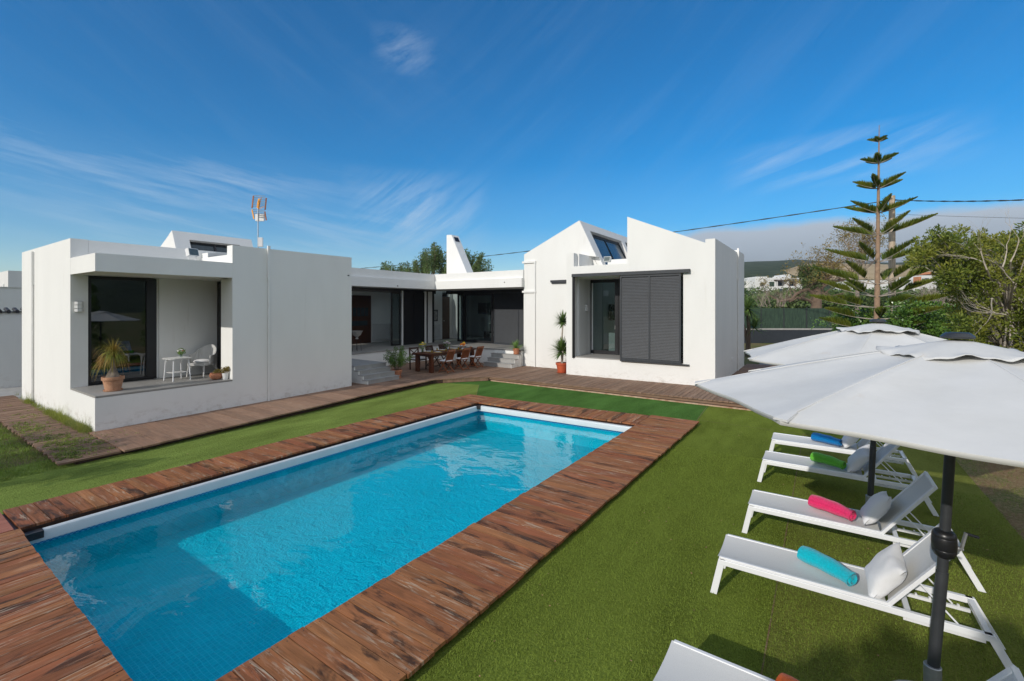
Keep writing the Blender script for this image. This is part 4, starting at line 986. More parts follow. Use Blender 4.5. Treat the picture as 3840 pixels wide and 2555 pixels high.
    # sewn rib pockets at the tips
    for k in range(n):
        b=B(); t0=surf(.93,0,k); t1=surf(1.0,0,k); sd=(rim(k).cross(Vector((0,0,1)))).normalized()*.045
        up=Vector((0,0,.006)); b.hexa([tuple(t0-sd*.3-up),tuple(t1-sd-up),tuple(t1+sd-up),tuple(t0+sd*.3-up)],[tuple(t0-sd*.3+up),tuple(t1-sd*.9+up),tuple(t1+sd*.9+up),tuple(t0+sd*.3+up)])
        b.build('rib_pocket',M['canvas'],cn)
        b=B(); b.tube([tuple(surf(.2+.8*q/8,0,k)+Vector((0,0,.001))) for q in range(9)],.0035,5); b.build('seam',M['canvas'],cn)
        b=B(); b.tube([tuple(surf(.05,0,k)-Vector((0,0,.03))),tuple(surf(.5,0,k)-Vector((0,0,.035))),tuple(surf(.985,0,k)-Vector((0,0,.012)))],.009,6); rb=b.build('rib',M['pole'],o)
        b=B(); b.tube([tuple(tp*.82),tuple(surf(.5,0,k)-Vector((0,0,.04)))],.007,6); b.build('strut',M['pole'],rb)
    b=B(); b.tube([tuple(tp*.80),tuple(tp*.84)],.06,14); b.build('hub',M['pole'],o,smooth=True)
    # vent cap with wavy loose edge
    V=[];F=[]; mr=12; m=96; cr_=.415
    for i in range(mr+1):
        u=i/mr
        for j in range(m):
            a=ang0+2*PI*j/m; dv=W(math.cos(a),math.sin(a))-W(0,0)
            oc=1-.05*(1-abs(math.cos((a-ang0)*4)))
            r=cr_*u*oc
            fl=max(0,u-.72)/.28
            z=zt-base.z-.022-.10*u**1.15*1.0+ fl**1.2*(.012*math.sin(3*(a)+1.2)+.013*math.sin(8*a+.5)+.007*math.sin(19*a)+.004)
            r+=fl*.02*math.sin(5*a+2)
            V.append((tp.x+dv.x*(r+.01),tp.y+dv.y*(r+.01),z))
    for i in range(mr):
        for j in range(m): F.append((i*m+j,(i+1)*m+j,(i+1)*m+(j+1)%m,i*m+(j+1)%m))
    b=B(); b.add(V,F); vc=b.build('vent_cap',M['canvas'],o,smooth=True); sm=vc.modifiers.new('thick','SOLIDIFY'); sm.thickness=.003
    b=B(); b.lathe([(.085,-.02),(.09,-.008),(.075,.008),(.06,.02),(.0,.022)],c=(tp.x,tp.y,zt-base.z+.005),n=18); b.build('finial',M['pole'],o,smooth=True)
    return o
bn_=W(2.86,3.11); tn=W(3.03,3.11,2.585)
umbrella(3.03,3.11,R(155.8),tn,(bn_.x,bn_.y,0),2.60,1.66,'near white umbrella, canopy cut by the right edge, dark pole with crank in front',lean=(-.03,-.01,.44))
bf=W(4.62,5.9); tf=W(4.72,5.9,2.60)
umbrella(4.72,5.9,R(178),tf,(bf.x,bf.y,0),2.615,1.63,'far white umbrella with rust streaks, its top in front of the tall pine trunk',lean=(-.02,.0,.50))

# ================================================================ BALCONY AND PATIO FURNITURE
def pot(name,x,y,z,r,h,mat,lb,saucer=True,cat='flower pot',n=26,rim=.12,group=None):
    t=thing(name,lb,cat,(x,y,z),group=group)
    s0=.02 if saucer else 0
    b=B(); b.lathe([(r*.68,s0),(r*.74,s0+h*.12),(r*.9,h*.74),(r*.9,h*.76),(r,h*.78),(r*1.02,h*.86),(r*1.02,h),(r*.9,h),(r*.86,h*.88),(0,h*.86)],n=n); b.build('pot_body',mat,t,smooth=True)
    b=B(); b.lathe([(r*.86,h*.885),(r*.5,h*.92),(0,h*.93)],n=n); b.build('soil',M['soil'],t)
    if saucer:
        b=B(); b.lathe([(r*.78,0),(r*.86,.02),(r*.88,.035),(r*.8,.035),(r*.74,.015)],n=n); b.build('saucer',mat if saucer is True else saucer,t,smooth=True)
    return t
def blades(n,base,L,wd,elev0,elev1,seg=6,droop=1.0,az=None,rs=1,cone=None):
    """strap leaves as tapered, arching ribbons; returns V,F,attr"""
    rr=random.Random(rs); V=[];F=[];A=[]
    for k in range(n):
        a=rr.uniform(0,2*PI) if az is None else az(rr); e=rr.uniform(elev0,elev1); l=L*rr.uniform(.7,1.1); w=wd*rr.uniform(.7,1.15)
        d=Vector((math.cos(a)*math.cos(e),math.sin(a)*math.cos(e),math.sin(e))); p=Vector(base); sd=Vector((-math.sin(a),math.cos(a),0)); r=rr.random(); n0=len(V)
        for i in range(seg+1):
            u=i/seg; ww=w*(1-u**1.6)*(.6+.4*min(1,u*5))+.0008; nrm=sd.cross(d).normalized()
            V.append(tuple(p-sd*ww/2)); V.append(tuple(p-nrm*ww*.18)); V.append(tuple(p+sd*ww/2)); A+= [r]*3
            if i<seg:
                for q in (0,1): F.append((n0+i*3+q,n0+i*3+q+1,n0+i*3+q+4,n0+i*3+q+3))
            p=p+d*l/seg; d=(d+Vector((0,0,-1))*droop*(.12+.25*u)*(1.2-abs(d.z)*.6)).normalized()
    return V,F,A
def ribs(name,args,mat,parent):
    V=[];F=[];A=[]
    for a in args:
        v,f,aa=a; n=len(V); V+=v; F+=[tuple(i+n for i in q) for q in f]; A+=aa
    return npmesh(name,V,F,mat,parent,A)
# balcony: ponytail palm
t=pot('potted_ponytail_palm',-13.56,3.55,.86,.205,.33,M['terra_light'],'drooping ponytail palm in a large dusty terracotta pot on the balcony corner',cat='potted plant')
b=B(); b.lathe([(.13,.28),(.135,.31),(.105,.38),(.06,.50),(.04,.62),(.035,.76),(.02,.84)],n=16,wob=lambda a,z:.07*math.sin(3*a+z*20)); b.build('trunk',M['ponytrunk'],t,smooth=True)
ribs('foliage',[blades(190,(0,0,.8),.54,.014,R(-5),R(75),9,2.4,rs=4),blades(60,(0,0,.82),.42,.012,R(55),R(88),8,.8,rs=5),blades(110,(-.0,0,.76),.62,.013,R(-30),R(20),9,1.8,az=lambda r:r.uniform(2.6,5.0),rs=6)],M['l_pony'],t)
# rattan table
t=thing('rattan_table','small square white rattan table with a flower vase on the balcony','table',(-14.12,5.02,.86),R(8))
b=B(); n=.26; b.prism([(-n,-n*.8),(-n*.8,-n),(n*.8,-n),(n,-n*.8),(n,n*.8),(n*.8,n),(-n*.8,n),(-n,n*.8)],'z',.565,.595); b.build('tabletop',M['wicker'],t)
b=B(); b.box(-.17,.17,-.17,.17,.2,.22); b.build('lower_shelf',M['wicker'],t)
for sx in (-1,1):
    for sy in (-1,1):
        b=B(); b.tube([(sx*.21,sy*.21,0),(sx*.18,sy*.18,.565)],.015,8); b.build('leg',WM,t,smooth=True)
        b=B(); b.tube([(sx*.187,sy*.187,.36),(sx*.17,sy*.17,.5),(sx*.11,sy*.17,.55),(sx*.06,sy*.17,.56)],.009,6); b.tube([(sx*.187,sy*.187,.36),(sx*.17,sy*.17,.5),(sx*.17,sy*.11,.55),(sx*.17,sy*.06,.56)],.009,6); b.build('curved_brace',WM,t,smooth=True)
def bouquet(name,x,y,z,mats,lb,r=.09,h=.16,seed=1,green=True,vr=.035,vh=.11,n=22,pet=.02):
    t=thing(name,lb,'vase of flowers',(x,y,z)); rr=random.Random(seed)
    b=B(); b.lathe([(vr*.8,0),(vr,.02),(vr*.8,vh*.6),(vr*1.05,vh),(vr*.95,vh),(vr*.7,vh*.6),(vr*.85,.02)],n=14); b.build('vase',M['vase'],t,smooth=True)
    b=B()
    for k in range(10): 
        a=rr.uniform(0,6.28); b.tube([(0,0,.03),(math.cos(a)*r*.6,math.sin(a)*r*.6,h*.9+.02)],.0025,4)
    b.build('stems',M['l_bush'],t)
    P,U=clumps([(0,0,h+.01)],[r*1.15],260); P[:,2]=np.maximum(P[:,2],vh*.8); V,F,A=leaves(P,.035,2); npmesh('foliage',V,F,M['l_bush'],t,A)
    for k in range(n):
        a=rr.uniform(0,6.28); q=rr.uniform(0,1)**.5*r; zz=h+.03+(r-q)*.6+rr.uniform(-.02,.03)
        m=mats[k%len(mats)]; b=B()
        for j in range(7):
            bb=j*2*PI/7; b.ball((math.cos(a)*q+math.cos(bb)*pet*.6,math.sin(a)*q+math.sin(bb)*pet*.6,zz+.003*(j%2)),pet*.55,6,(1,1,.6))
        b.ball((math.cos(a)*q,math.sin(a)*q,zz+.006),pet*.4,6)
        b.build('bloom',m,t)
    return t
bouquet('flower_vase',-14.1,5.1,1.456,[M['f_white'],M['f_white'],M['f_red']],'small glass vase of white and rust flowers on the balcony table',seed=3,n=14,r=.075,h=.14)
# wicker armchair
t=thing('wicker_armchair','white wicker armchair with a grey cushion in the sun on the balcony','armchair',(-14.38,5.72,.86),R(28))
b=B(); b.prism([(-.25,-.24),(.25,-.24),(.27,.1),(.15,.26),(-.15,.26),(-.27,.1)],'z',.31,.375); b.build('seat',M['wicker'],t)
V=[];F=[]; N=30
for lay in (0,1):
    for j in range(N+1):
        a=-PI*.08+ (PI*1.16)*j/N
        rx,ry=.30-.018*lay,.29-.018*lay; cx,cy=math.cos(a)*rx,math.sin(a)*ry
        hgt=.585+.26*max(0,math.sin(a))**1.5; fl=1.0+.10
        for i in range(7):
            u=i/6; k=1+.12*u
            V.append((cx*k,cy*k-.02,.37+(hgt-.37)*u))
for lay in (0,1):
    o_=lay*(N+1)*7
    for j in range(N):
        for i in range(6):
            q=(o_+j*7+i,o_+(j+1)*7+i,o_+(j+1)*7+i+1,o_+j*7+i+1); F.append(q if lay==0 else q[::-1])
b=B(); b.add(V,F); b.build('curved_back',M['wicker'],t,smooth=True)
pts=[V[j*7+6] for j in range(N+1)]; b=B(); b.tube([(pts[0][0],pts[0][1]-.03,.36)]+pts+[(pts[-1][0],pts[-1][1]-.03,.36)],.022,8); b.build('rolled_edge',M['wicker'],t,smooth=True)
for sx,sy,ex,ey in ((-.23,-.22,-.25,-.26),(.23,-.22,.25,-.26),(-.2,.22,-.24,.3),(.2,.22,.24,.3)):
    b=B(); b.tube([(ex,ey,0),(sx,sy,.33)],.019,8); b.tube([(sx+(ex-sx)*.5,sy+(ey-sy)*.5,.16),(sx*.75,sy*.8,.29),(sx*.5,sy*.75,.315)],.01,6); b.build('leg',M['wicker'],t,smooth=True)
b=B(); b.ball((0,-.02,.42),.2,16,(1,1,.28)); cu=b.build('cushion',M['pillow'],smooth=True,off=(0,0,0)); cu.location=(-14.38,5.72,.86); tag(cu,'grey white round cushion on the wicker armchair seat','cushion')
# bowl with succulent + white pot
t=thing('terracotta_bowl','round terracotta bowl with a spreading succulent at the balcony end','flower pot',(-13.40,5.66,.86))
b=B(); b.lathe([(.08,0),(.13,.03),(.165,.1),(.155,.15),(.14,.165),(.15,.175),(.135,.178),(.12,.15),(0,.145)],n=24); b.build('bowl',M['terracotta'],t,smooth=True)
P,U=clumps([(0,0,.17),(.05,.04,.2),(-.04,.05,.19)],[.09,.07,.07],500); P[:,2]=np.maximum(P[:,2],.15); V,F,A=leaves(P,.028,1.4); npmesh('succulent',V,F,M['l_autumn'],t,A)
t=thing('white_pot','small white pot with a jade plant behind the terracotta bowl','flower pot',(-13.22,5.80,.86))
b=B(); b.lathe([(.06,0),(.075,.12),(.08,.17),(.07,.17),(.06,.15),(0,.15)],n=18); b.build('pot_body',M['ceramic'],t,smooth=True)
P,U=clumps([(-.02,-.03,.24),(.04,.03,.27)],[.08,.07],350); V,F,A=leaves(P,.03,1.3); npmesh('foliage',V,F,M['l_autumn'],t,A)
# patio planters
def shrub(t,cs,rs,n,size,mat,asp=2.2,up=.4,name='foliage',shell=.3):
    P,U=clumps(cs,rs,n,shell); V,F,A=leaves(P,size,asp,up); npmesh(name,V,F,mat,t,A)
t=pot('potted_shrub',-13.12,11.66,.16,.2,.3,M['terracotta'],'loose leafy shrub in a square shouldered terracotta pot beside the left steps',cat='potted plant')
b=B(); rr=random.Random(8)
cs=[]
for k in range(13):
    a=rr.uniform(0,6.28); l=rr.uniform(.5,1.05); q=rr.uniform(.15,.46); tip=(math.cos(a)*q*1.1,math.sin(a)*q*1.1,.25+l*.8)
    b.tube([(math.cos(a)*.04,math.sin(a)*.04,.25),(tip[0]*.5,tip[1]*.5,.25+l*.45),tip],[.008,.006,.003],5); 
    for u in (.5,.7,.85,1.0): cs.append((tip[0]*u,tip[1]*u,.25+l*.8*u))
b.build('stems',M['bark'],t); shrub(t,cs,[.10]*len(cs),3400,.05,M['l_bush'])
t=pot('potted_agave',-11.22,16.82,.70,.15,.27,M['terracotta'],'spiky green agave in a small terracotta pot on the right steps',cat='potted plant')
ribs('foliage',[blades(95,(0,0,.25),.40,.045,R(5),R(85),5,.5,rs=11)],M['l_agave'],t)
t=pot('potted_yucca',-8.66,16.3,.16,.25,.40,M['redplastic'],'tall two headed yucca in a red orange planter against the sunny wall',cat='potted plant')
b=B(); b.tube([(0,0,.35),(.03,.0,.8),(.0,.0,1.5),(.03,.02,2.02)],[.045,.04,.033,.028],8); b.tube([(-.03,.05,.35),(-.03,.04,.82)],[.05,.04],8); b.build('trunk',M['palebark'],t,smooth=True)
ribs('leaf_crown',[blades(130,(.03,.02,2.02),.50,.062,R(-35),R(88),4,.12,rs=21)],M['l_yucca'],t)
ribs('leaf_crown',[blades(190,(-.03,.04,.82),.64,.066,R(-25),R(85),4,.18,rs=22),blades(70,(.05,-.02,1.0),.5,.06,R(0),R(80),4,.15,rs=23)],M['l_yucca'],t)
# urn on wire stand
ux,uy=-16.9,12.75
t=thing('stone_urn','small carved stone urn on a thin wire stand in the shaded terrace','urn',(ux,uy,.86))
b=B(); b.lathe([(.06,.52),(.07,.54),(.04,.58),(.06,.62),(.16,.70),(.2,.8),(.23,.86),(.25,.88),(.2,.88),(.15,.8),(0,.75)],n=20,wob=lambda a,z:.03*math.sin(8*a)); b.build('bowl',M['stone'],t,smooth=True)
for dx in (-.13,.13):
    b=B(); b.tube([(dx*1.3,-.1,0),(dx,-.1,.5),(dx,.1,.5),(dx*1.3,.1,0)],.008,6); b.build('wire_leg',M['black'],t)
# dining table
t=thing('dining_table','long dark red wooden table laid for breakfast on the patio deck','table',(-13.3,14.55,.16))
b=B(); 
for k in range(7):
    x0=-.48+k*.137; r=k*3.3; b.hexa([(x0+.002,-1.5,.725),(x0+.135,-1.5,.725),(x0+.135,1.5,.725),(x0+.002,1.5,.725)],[(x0+.002,-1.5,.765),(x0+.135,-1.5,.765),(x0+.135,1.5,.765),(x0+.002,1.5,.765)],[(0,0,r),(0,.13,r),(3,.13,r),(3,0,r)]*2)
b.build('tabletop',M['table'],t)
b=B(); 
for x0,x1,y0,y1 in ((-.40,.40,-1.34,-1.3),(-.40,.40,1.3,1.34),(-.42,-.38,-1.3,1.3),(.38,.42,-1.3,1.3)): b.box(x0,x1,y0,y1,.64,.724)
b.build('apron',M['brownwood'],t)
for sx in (-.38,.38):
    for sy in (-1.28,1.28):
        b=B(); r=sx+sy*7+20; x,y=sx,sy; h=.072; b.hexa([(x-h,y-h,0),(x+h,y-h,0),(x+h,y+h,0),(x-h,y+h,0)],[(x-h,y-h,.724),(x+h,y-h,.724),(x+h,y+h,.724),(x-h,y+h,.724)],[(0,0,r),(0,.1,r),(0,.2,r),(0,.3,r),(.7,0,r),(.7,.1,r),(.7,.2,r),(.7,.3,r)]); b.build('leg',M['table'],t,bevel=.006)
def folding_chair(mat,cush,lb,group):
    """faces -x ; origin at floor centre"""
    t=thing('folding_chair',lb,'chair',group=group)
    w=.21
    for s in (-w,w):
        b=B(); b.bar((-.24,s,0),(.12,s*.98,.46),.028,.04,(0,1,0)); b.bar((.12,s*.98,.46),(.28,s,.92),.028,.04,(0,1,0)); b.build('leg',mat,t)     # front foot up to the back top
        b=B(); b.bar((.26,s*.86,0),(-.16,s*.86,.44),.026,.038,(0,1,0)); b.build('leg',mat,t)
    b=B()
    for k in range(7): b.box(-.20+k*.058,-.20+k*.058+.045,-w+.03,w-.03,.43,.448)
    b.build('seat',mat,t)
    b=B()
    for k in range(7):
        y=-w+.045+k*.053; b.bar((.135,y,.50),(.275,y,.86),.036,.012,(0,1,0))
    b.bar((.135,-w,.49),(.135,w,.49),.02,.04); b.bar((.28,-w,.89),(.28,w,.89),.024,.07); b.build('backrest',mat,t)
    b=B(); b.bar((.2,-.18,.06),(.2,.18,.06),.02,.03); b.bar((-.19,-w,.06),(-.19,w,.06),.02,.03); b.build('stretcher',mat,t)
    return t
def cushion(x,y,z,rz,lb):
    b=B(); n=.2; b.prism([(-n,-n*.8),(-n*.8,-n),(n*.8,-n),(n,-n*.8),(n,n*.8),(n*.8,n),(-n*.8,n),(-n,n*.8)],'z',0,.045); o=b.build('seat_cushion',M['pillow'],bevel=.015); o.location=(x,y,z); o.rotation_euler=(0,0,rz); return tag(o,lb,'cushion','pale seat cushions on the dining chairs')
pr=folding_chair(M['chairwood'],None,'','folding teak chairs along the sunny side of the table')
for i,(y,lb) in enumerate([(13.72,'folding teak chair nearest the pool on the sunny table side'),(14.68,'middle folding teak chair on the sunny table side'),(15.58,'folding teak chair nearest the right steps')]):
    o=pr if i==0 else copy_tree(pr); o.location=(-12.52,y,.16); o['label']=lb; o.rotation_euler=(0,0,R([3,-2,2][i]))
    cushion(-12.54,y,.612,0,['pale cushion on the folding teak chair nearest the pool','pale cushion on the middle folding teak chair','pale cushion on the teak chair nearest the right steps'][i])
for i,(y,lb) in enumerate([(14.65,'dark folding chair in the middle of the shaded table side'),(15.5,'dark folding chair at the far end of the shaded table side')]):
    if i==0:
        pd=folding_chair(M['darkwood'],None,lb,'dark folding chairs on the shaded side of the table'); o=pd
    else: o=copy_tree(pd); o['label']=lb
    o.location=(-14.15,y,.16); o.rotation_euler=(0,0,PI)
    cushion(-14.15,y,.612,0,['pale cushion on the dark chair in the middle of the shaded side','pale cushion on the dark chair at the far shaded end'][i])
t=thing('armchair','dark wooden armchair with cross back and pale seat at the near shaded table corner','chair',(-14.1,13.7,.16),PI)
for sx,sy,hh in ((-.22,-.24,.66),(-.22,.24,.66),(.22,-.24,.92),(.22,.24,.92)):
    b=B(); b.bar((sx,sy,0),(sx+(.04 if sx>0 else 0),sy,hh),.045,.045,(0,1,0)); b.build('leg',M['darkwood'],t)
b=B(); b.box(-.25,.25,-.26,.26,.40,.43); b.build('seat',M['darkwood'],t)
b=B(); b.bar((.26,-.26,.88),(.26,.26,.88),.03,.07); b.bar((.24,-.24,.5),(.25,.24,.86),.02,.03); b.bar((.24,.24,.5),(.25,-.24,.86),.02,.03); b.bar((.24,-.26,.5),(.24,.26,.5),.02,.04); b.build('backrest',M['darkwood'],t)
for s in (-.26,.26):
    b=B(); b.box(-.27,.25,s-.03,s+.03,.64,.67); b.build('armrest',M['darkwood'],t)
cushion(-14.1,13.7,.592,0,'pale cushion on the dark wooden armchair')
TZ=.927
bouquet('flower_vase',-13.5,13.35,TZ,[M['f_yellow'],M['f_yellow'],M['f_yellow'],M['f_lilac']],'glass vase of yellow blooms at the near end of the patio table',r=.15,h=.28,seed=5,vr=.055,vh=.2,n=22,pet=.034)
bouquet('flower_vase',-13.45,14.75,TZ,[M['f_lilac'],M['f_white'],M['f_lilac']],'glass vase of pale lilac blooms in the middle of the patio table',r=.14,h=.27,seed=6,vr=.05,vh=.18,n=30,pet=.03)
t=thing('fruit_bowl','white footed bowl of oranges and bananas at the far end of the patio table','bowl',(-13.35,15.72,TZ))
b=B(); b.lathe([(.08,0),(.06,.02),(.07,.04),(.15,.1),(.2,.14),(.19,.14),(.12,.08),(0,.06)],n=24); b.build('bowl',M['ceramic'],t,smooth=True)
for k in range(9):
    a=k*2.4; q=.03+.09*((k*37)%10)/10; b=B(); b.ball((math.cos(a)*q,math.sin(a)*q,.15+.03*(k%3)),.042,10); b.build('orange',M['orange'],t,smooth=True)
for k in range(3):
    b=B(); b.tube([(.0+.02*k,-.1+.02*k,.19),(.02,-.03,.255+.01*k),(.03,.06,.26+.012*k),(.03,.13,.20)],[.008,.018,.018,.006],8); b.build('banana',M['banana'],t,smooth=True)
k=0
for side,x,names in ((0,-13.05,('sunny','teak')),(1,-13.56,('shaded','dark'))):
    for j,y in enumerate((13.78,14.62,15.42)):
        w_=['near end','middle','far end'][j]; sd=names[0]
        b=B(); b.lathe([(.17,0),(.172,.006),(0,.007)],n=24); o=b.build('placemat',M['placemat']); o.location=(x,y,TZ); tag(o,f'round yellow placemat on the {sd} table side, {w_}','placemat','yellow placemats on the patio table')
        b=B(); b.lathe([(.08,.0),(.13,.014),(.132,.018),(.08,.008),(0,.008)],n=24); o=b.build('plate',M['ceramic'],smooth=True); o.location=(x,y,TZ+.008); tag(o,f'white plate on the {sd} table side, {w_}','plate','white plates on the patio table')
        t=thing('juice_glass',f'glass of orange juice on the {sd} table side, {w_}','glass',(x-.12,y-.22,TZ),group='glasses of orange juice on the patio table')
        b=B(); b.lathe([(.026,0),(.033,.11),(.031,.11),(.025,.006),(0,.006)],n=14); b.build('tumbler',M['vase'],t,smooth=True)
        b=B(); b.lathe([(.024,.008),(.029,.085),(0,.085)],n=14); b.build('juice',M['juice'],t,smooth=True)
t=thing('bread_basket','small basket of bread on the far half of the patio table','basket',(-13.1,15.95,TZ))
b=B(); b.lathe([(.08,0),(.1,.05),(.09,.05),(.07,.01),(0,.01)],n=16); b.build('basket',M['chairwood'],t); b=B(); b.ball((0,.02,.06),.05,8,(1.3,.8,.7)); b.build('bread',M['terra_light'],t,smooth=True)
# ================================================================ ANTENNA
t=thing('tv_antenna','thin roof mast with an orange grid television antenna and two wireless panels','antenna',(-14.2,7.15,4.2))
def SRC(px,py,x,y):   # height of a picture ordinate above a plan position, used only to size the mast
    return None
b=B(); b.tube([(0,0,0),(0,0,1.62)],.014,8); b.build('mast',M['galv'],t,smooth=True)
fx=W(1,0)-W(0,0); fy=W(0,1)-W(0,0)
def A(px,pd,z): v=fx*px+fy*pd; return (v.x,v.y,z)
b=B()
for k in range(7):
    z=1.66+.055*k; b.tube([A(-.19+.008*k,.05-.0*k,z),A(.24,-.03,z-.035)],.008,4)
for k in range(5):
    z=1.56-.055*k; b.tube([A(-.17,.05,z),A(.22,-.03,z-.035)],.008,4)
b.tube([A(.03,.01,1.3),A(.05,.01,2.0)],.006,4); b.build('reflector_grid',M['galv'],t)
for x0,x1,z0,z1,mm in ((-.2,-.155,1.60,1.98,'rustmetal'),(.2,.235,1.55,1.91,'rustmetal'),(-.2,-.14,1.56,1.27,'yellowplastic'),(.19,.235,1.5,1.23,'rustmetal')):
    b=B(); b.bar(A(x0,.03,z0),A(x1,.03,z1),.02,.035,tuple(fx)); b.build('reflector_edge',M[mm],t)
b=B(); b.bar(A(0,0,1.6),A(.22,-.35,1.75),.02,.02)
for u in (.2,.45,.7): b.bar(A(.22*u-.02,-.35*u,1.55+.15*u),A(.22*u+.02,-.35*u,1.72+.15*u),.03,.05)
b.bar(A(.05,-.05,1.56),A(.27,-.3,1.86),.012,.012); b.bar(A(.05,-.05,1.56),A(.3,-.2,1.6),.012,.012); b.build('dipole',M['yellowplastic'],t)
b=B(); b.box(-.13,.15,-.02,.03,0,.22); o=b.build('wifi_panel',M['ceramic'],t,bevel=.02); o.location=Vector(A(.03,.03,1.2)); o.rotation_euler=(0,0,YB)
b=B(); b.box(-.02,.1,-.05,.05,0,.28); o=b.build('panel_box',M['ceramic'],t,bevel=.01); o.location=Vector(A(.04,0,.42)); o.rotation_euler=(0,0,YB+.3)
b=B(); b.bar(A(-.05,0,.2),A(.04,0,.2),.02,.02); b.build('mast_clamp',M['black'],t)

# ================================================================ BACKGROUND AND VEGETATION
def col(px,D): return (px-1920)/1715*D
def PX(px,py,D): return W(col(px,D),D,H+(1150.7-py)*D/1715)
# --- terrain rising to the hills
prof=[(-9000,1085),(-2000,1090),(0,1100),(1200,1075),(2000,1020),(2500,990),(2790,984),(2985,974),(3110,982),(3380,985),(3470,974),(3560,952),(3700,935),(3900,915),(4500,930),(6500,1020),(12000,1080)]
def ridge(px):
    for (a,ya),(b,yb) in zip(prof,prof[1:]):
        if a<=px<=b: return ya+(yb-ya)*(px-a)/(b-a)
    return 1085
rr=random.Random(12)
def hillmesh(name,mat,az0,az1,rows,n,ridgef,nz,seed):
    V=[];F=[]; rs=random.Random(seed); ph=[(rs.uniform(.5,9),rs.uniform(0,6),rs.uniform(.4,1)) for _ in range(14)]
    for i,(D,fr) in enumerate(rows):
        for j in range(n+1):
            a=az0+(az1-az0)*j/n; px=1920+1715*math.tan(a); Y=D; X=D*math.tan(a)
            wv=sum(c*math.sin(a*k*9+p+i*.9) for k,p,c in ph)/5
            z=(H+(1150.7-ridgef(px))/1715*D)*fr if fr>0 else -.1
            z=z*(1+0*wv)+wv*nz*D*fr
            v=W(X,Y,z); V.append(tuple(v))
    for i in range(len(rows)-1):
        for j in range(n): F.append((i*(n+1)+j,i*(n+1)+j+1,(i+1)*(n+1)+j+1,(i+1)*(n+1)+j))
    return npmesh(name,V,F,mat,smooth=True)
h=hillmesh('hills',M['hill'],-1.1,1.1,[(165,.0),(200,.40),(300,.62),(430,.80),(570,.93),(740,1.0),(950,.8)],420,ridge,.0016,3); tag(h,kind='structure')
pt=[(2925,1045),(2940,1014),(3014,991),(3106,986),(3250,990),(3439,995),(3553,1012),(3640,1045)]
def pr2(px):
    for (a,ya),(b,yb) in zip(pt,pt[1:]):
        if a<=px<=b: return ya+(yb-ya)*(px-a)/(b-a)
    return 1050
h=hillmesh('bare_hillside',M['tan'],math.atan((2925-1920)/1715),math.atan((3640-1920)/1715),[(290,.55),(340,.8),(390,.93),(430,1.0),(500,.7)],80,pr2,.0006,5); tag(h,kind='structure')
h=hillmesh('field',M['earth'],-.2,1.0,[(46,0),(70,.16),(110,.42),(150,.62),(230,.8),(330,.7)],60,lambda p:1085,.0008,8); tag(h,kind='structure')
# hills behind the viewer, seen only in reflections
V=[];F=[]; n=60
for i,(D,hh) in enumerate([(250,0),(400,36),(650,65),(850,40)]):
    for j in range(n+1):
        a=PI/2+1.2+ (2*PI-PI-2.4+PI)*j/n; V.append((D*math.cos(a+YB),D*math.sin(a+YB),hh*(1+.35*math.sin(j*.7)+.2*math.sin(j*1.9+i))))
for i in range(3):
    for j in range(n): F.append((i*(n+1)+j,i*(n+1)+j+1,(i+1)*(n+1)+j+1,(i+1)*(n+1)+j))
tag(npmesh('hills_opposite',V,F,M['hill'],smooth=True),kind='structure')
# --- branching helper
def grow(b,p,d,L,r,depth,rs,tips,spread=.6,up=.15,kids=(2,4),shrink=.68,wig=.18,seg=4,nn=6):
    pts=[p]; rad=[r]; q=Vector(p); d=Vector(d).normalized()
    for k in range(seg):
        d=(d+Vector((rs.uniform(-1,1),rs.uniform(-1,1),rs.uniform(-1,1)))*wig+Vector((0,0,up*.3))).normalized()
        q=q+d*L/seg; pts.append(q.copy()); rad.append(r*(1-.45*(k+1)/seg))
    b.tube(pts,rad,nn if r>.02 else 3,cap=False)
    if depth<=0: tips.append((pts[-1],d)); tips.append((pts[-2],d)); return
    for k in range(rs.randint(*kids)):
        t=rs.uniform(.45,1.0) if k else 1.0; i=min(seg,max(1,int(t*seg))); o=pts[i]
        nd_=(d+Vector((rs.uniform(-1,1),rs.uniform(-1,1),rs.uniform(-.6,1)))*spread+Vector((0,0,up))).normalized()
        grow(b,o,nd_,L*shrink*rs.uniform(.8,1.15),rad[i]*.66,depth-1,rs,tips,spread,up,kids,shrink,wig,seg,nn)
def crown(t,pts,rad,n,size,mat,asp=2.0,up=.35,name='crown',shell=.25):
    P,U=clumps([tuple(p) for p in pts],[rad*RNG.uniform(.7,1.3) for _ in pts],n,shell); V,F,A=leaves(P,size,asp,up); return npmesh(name,V,F,mat,t,A)
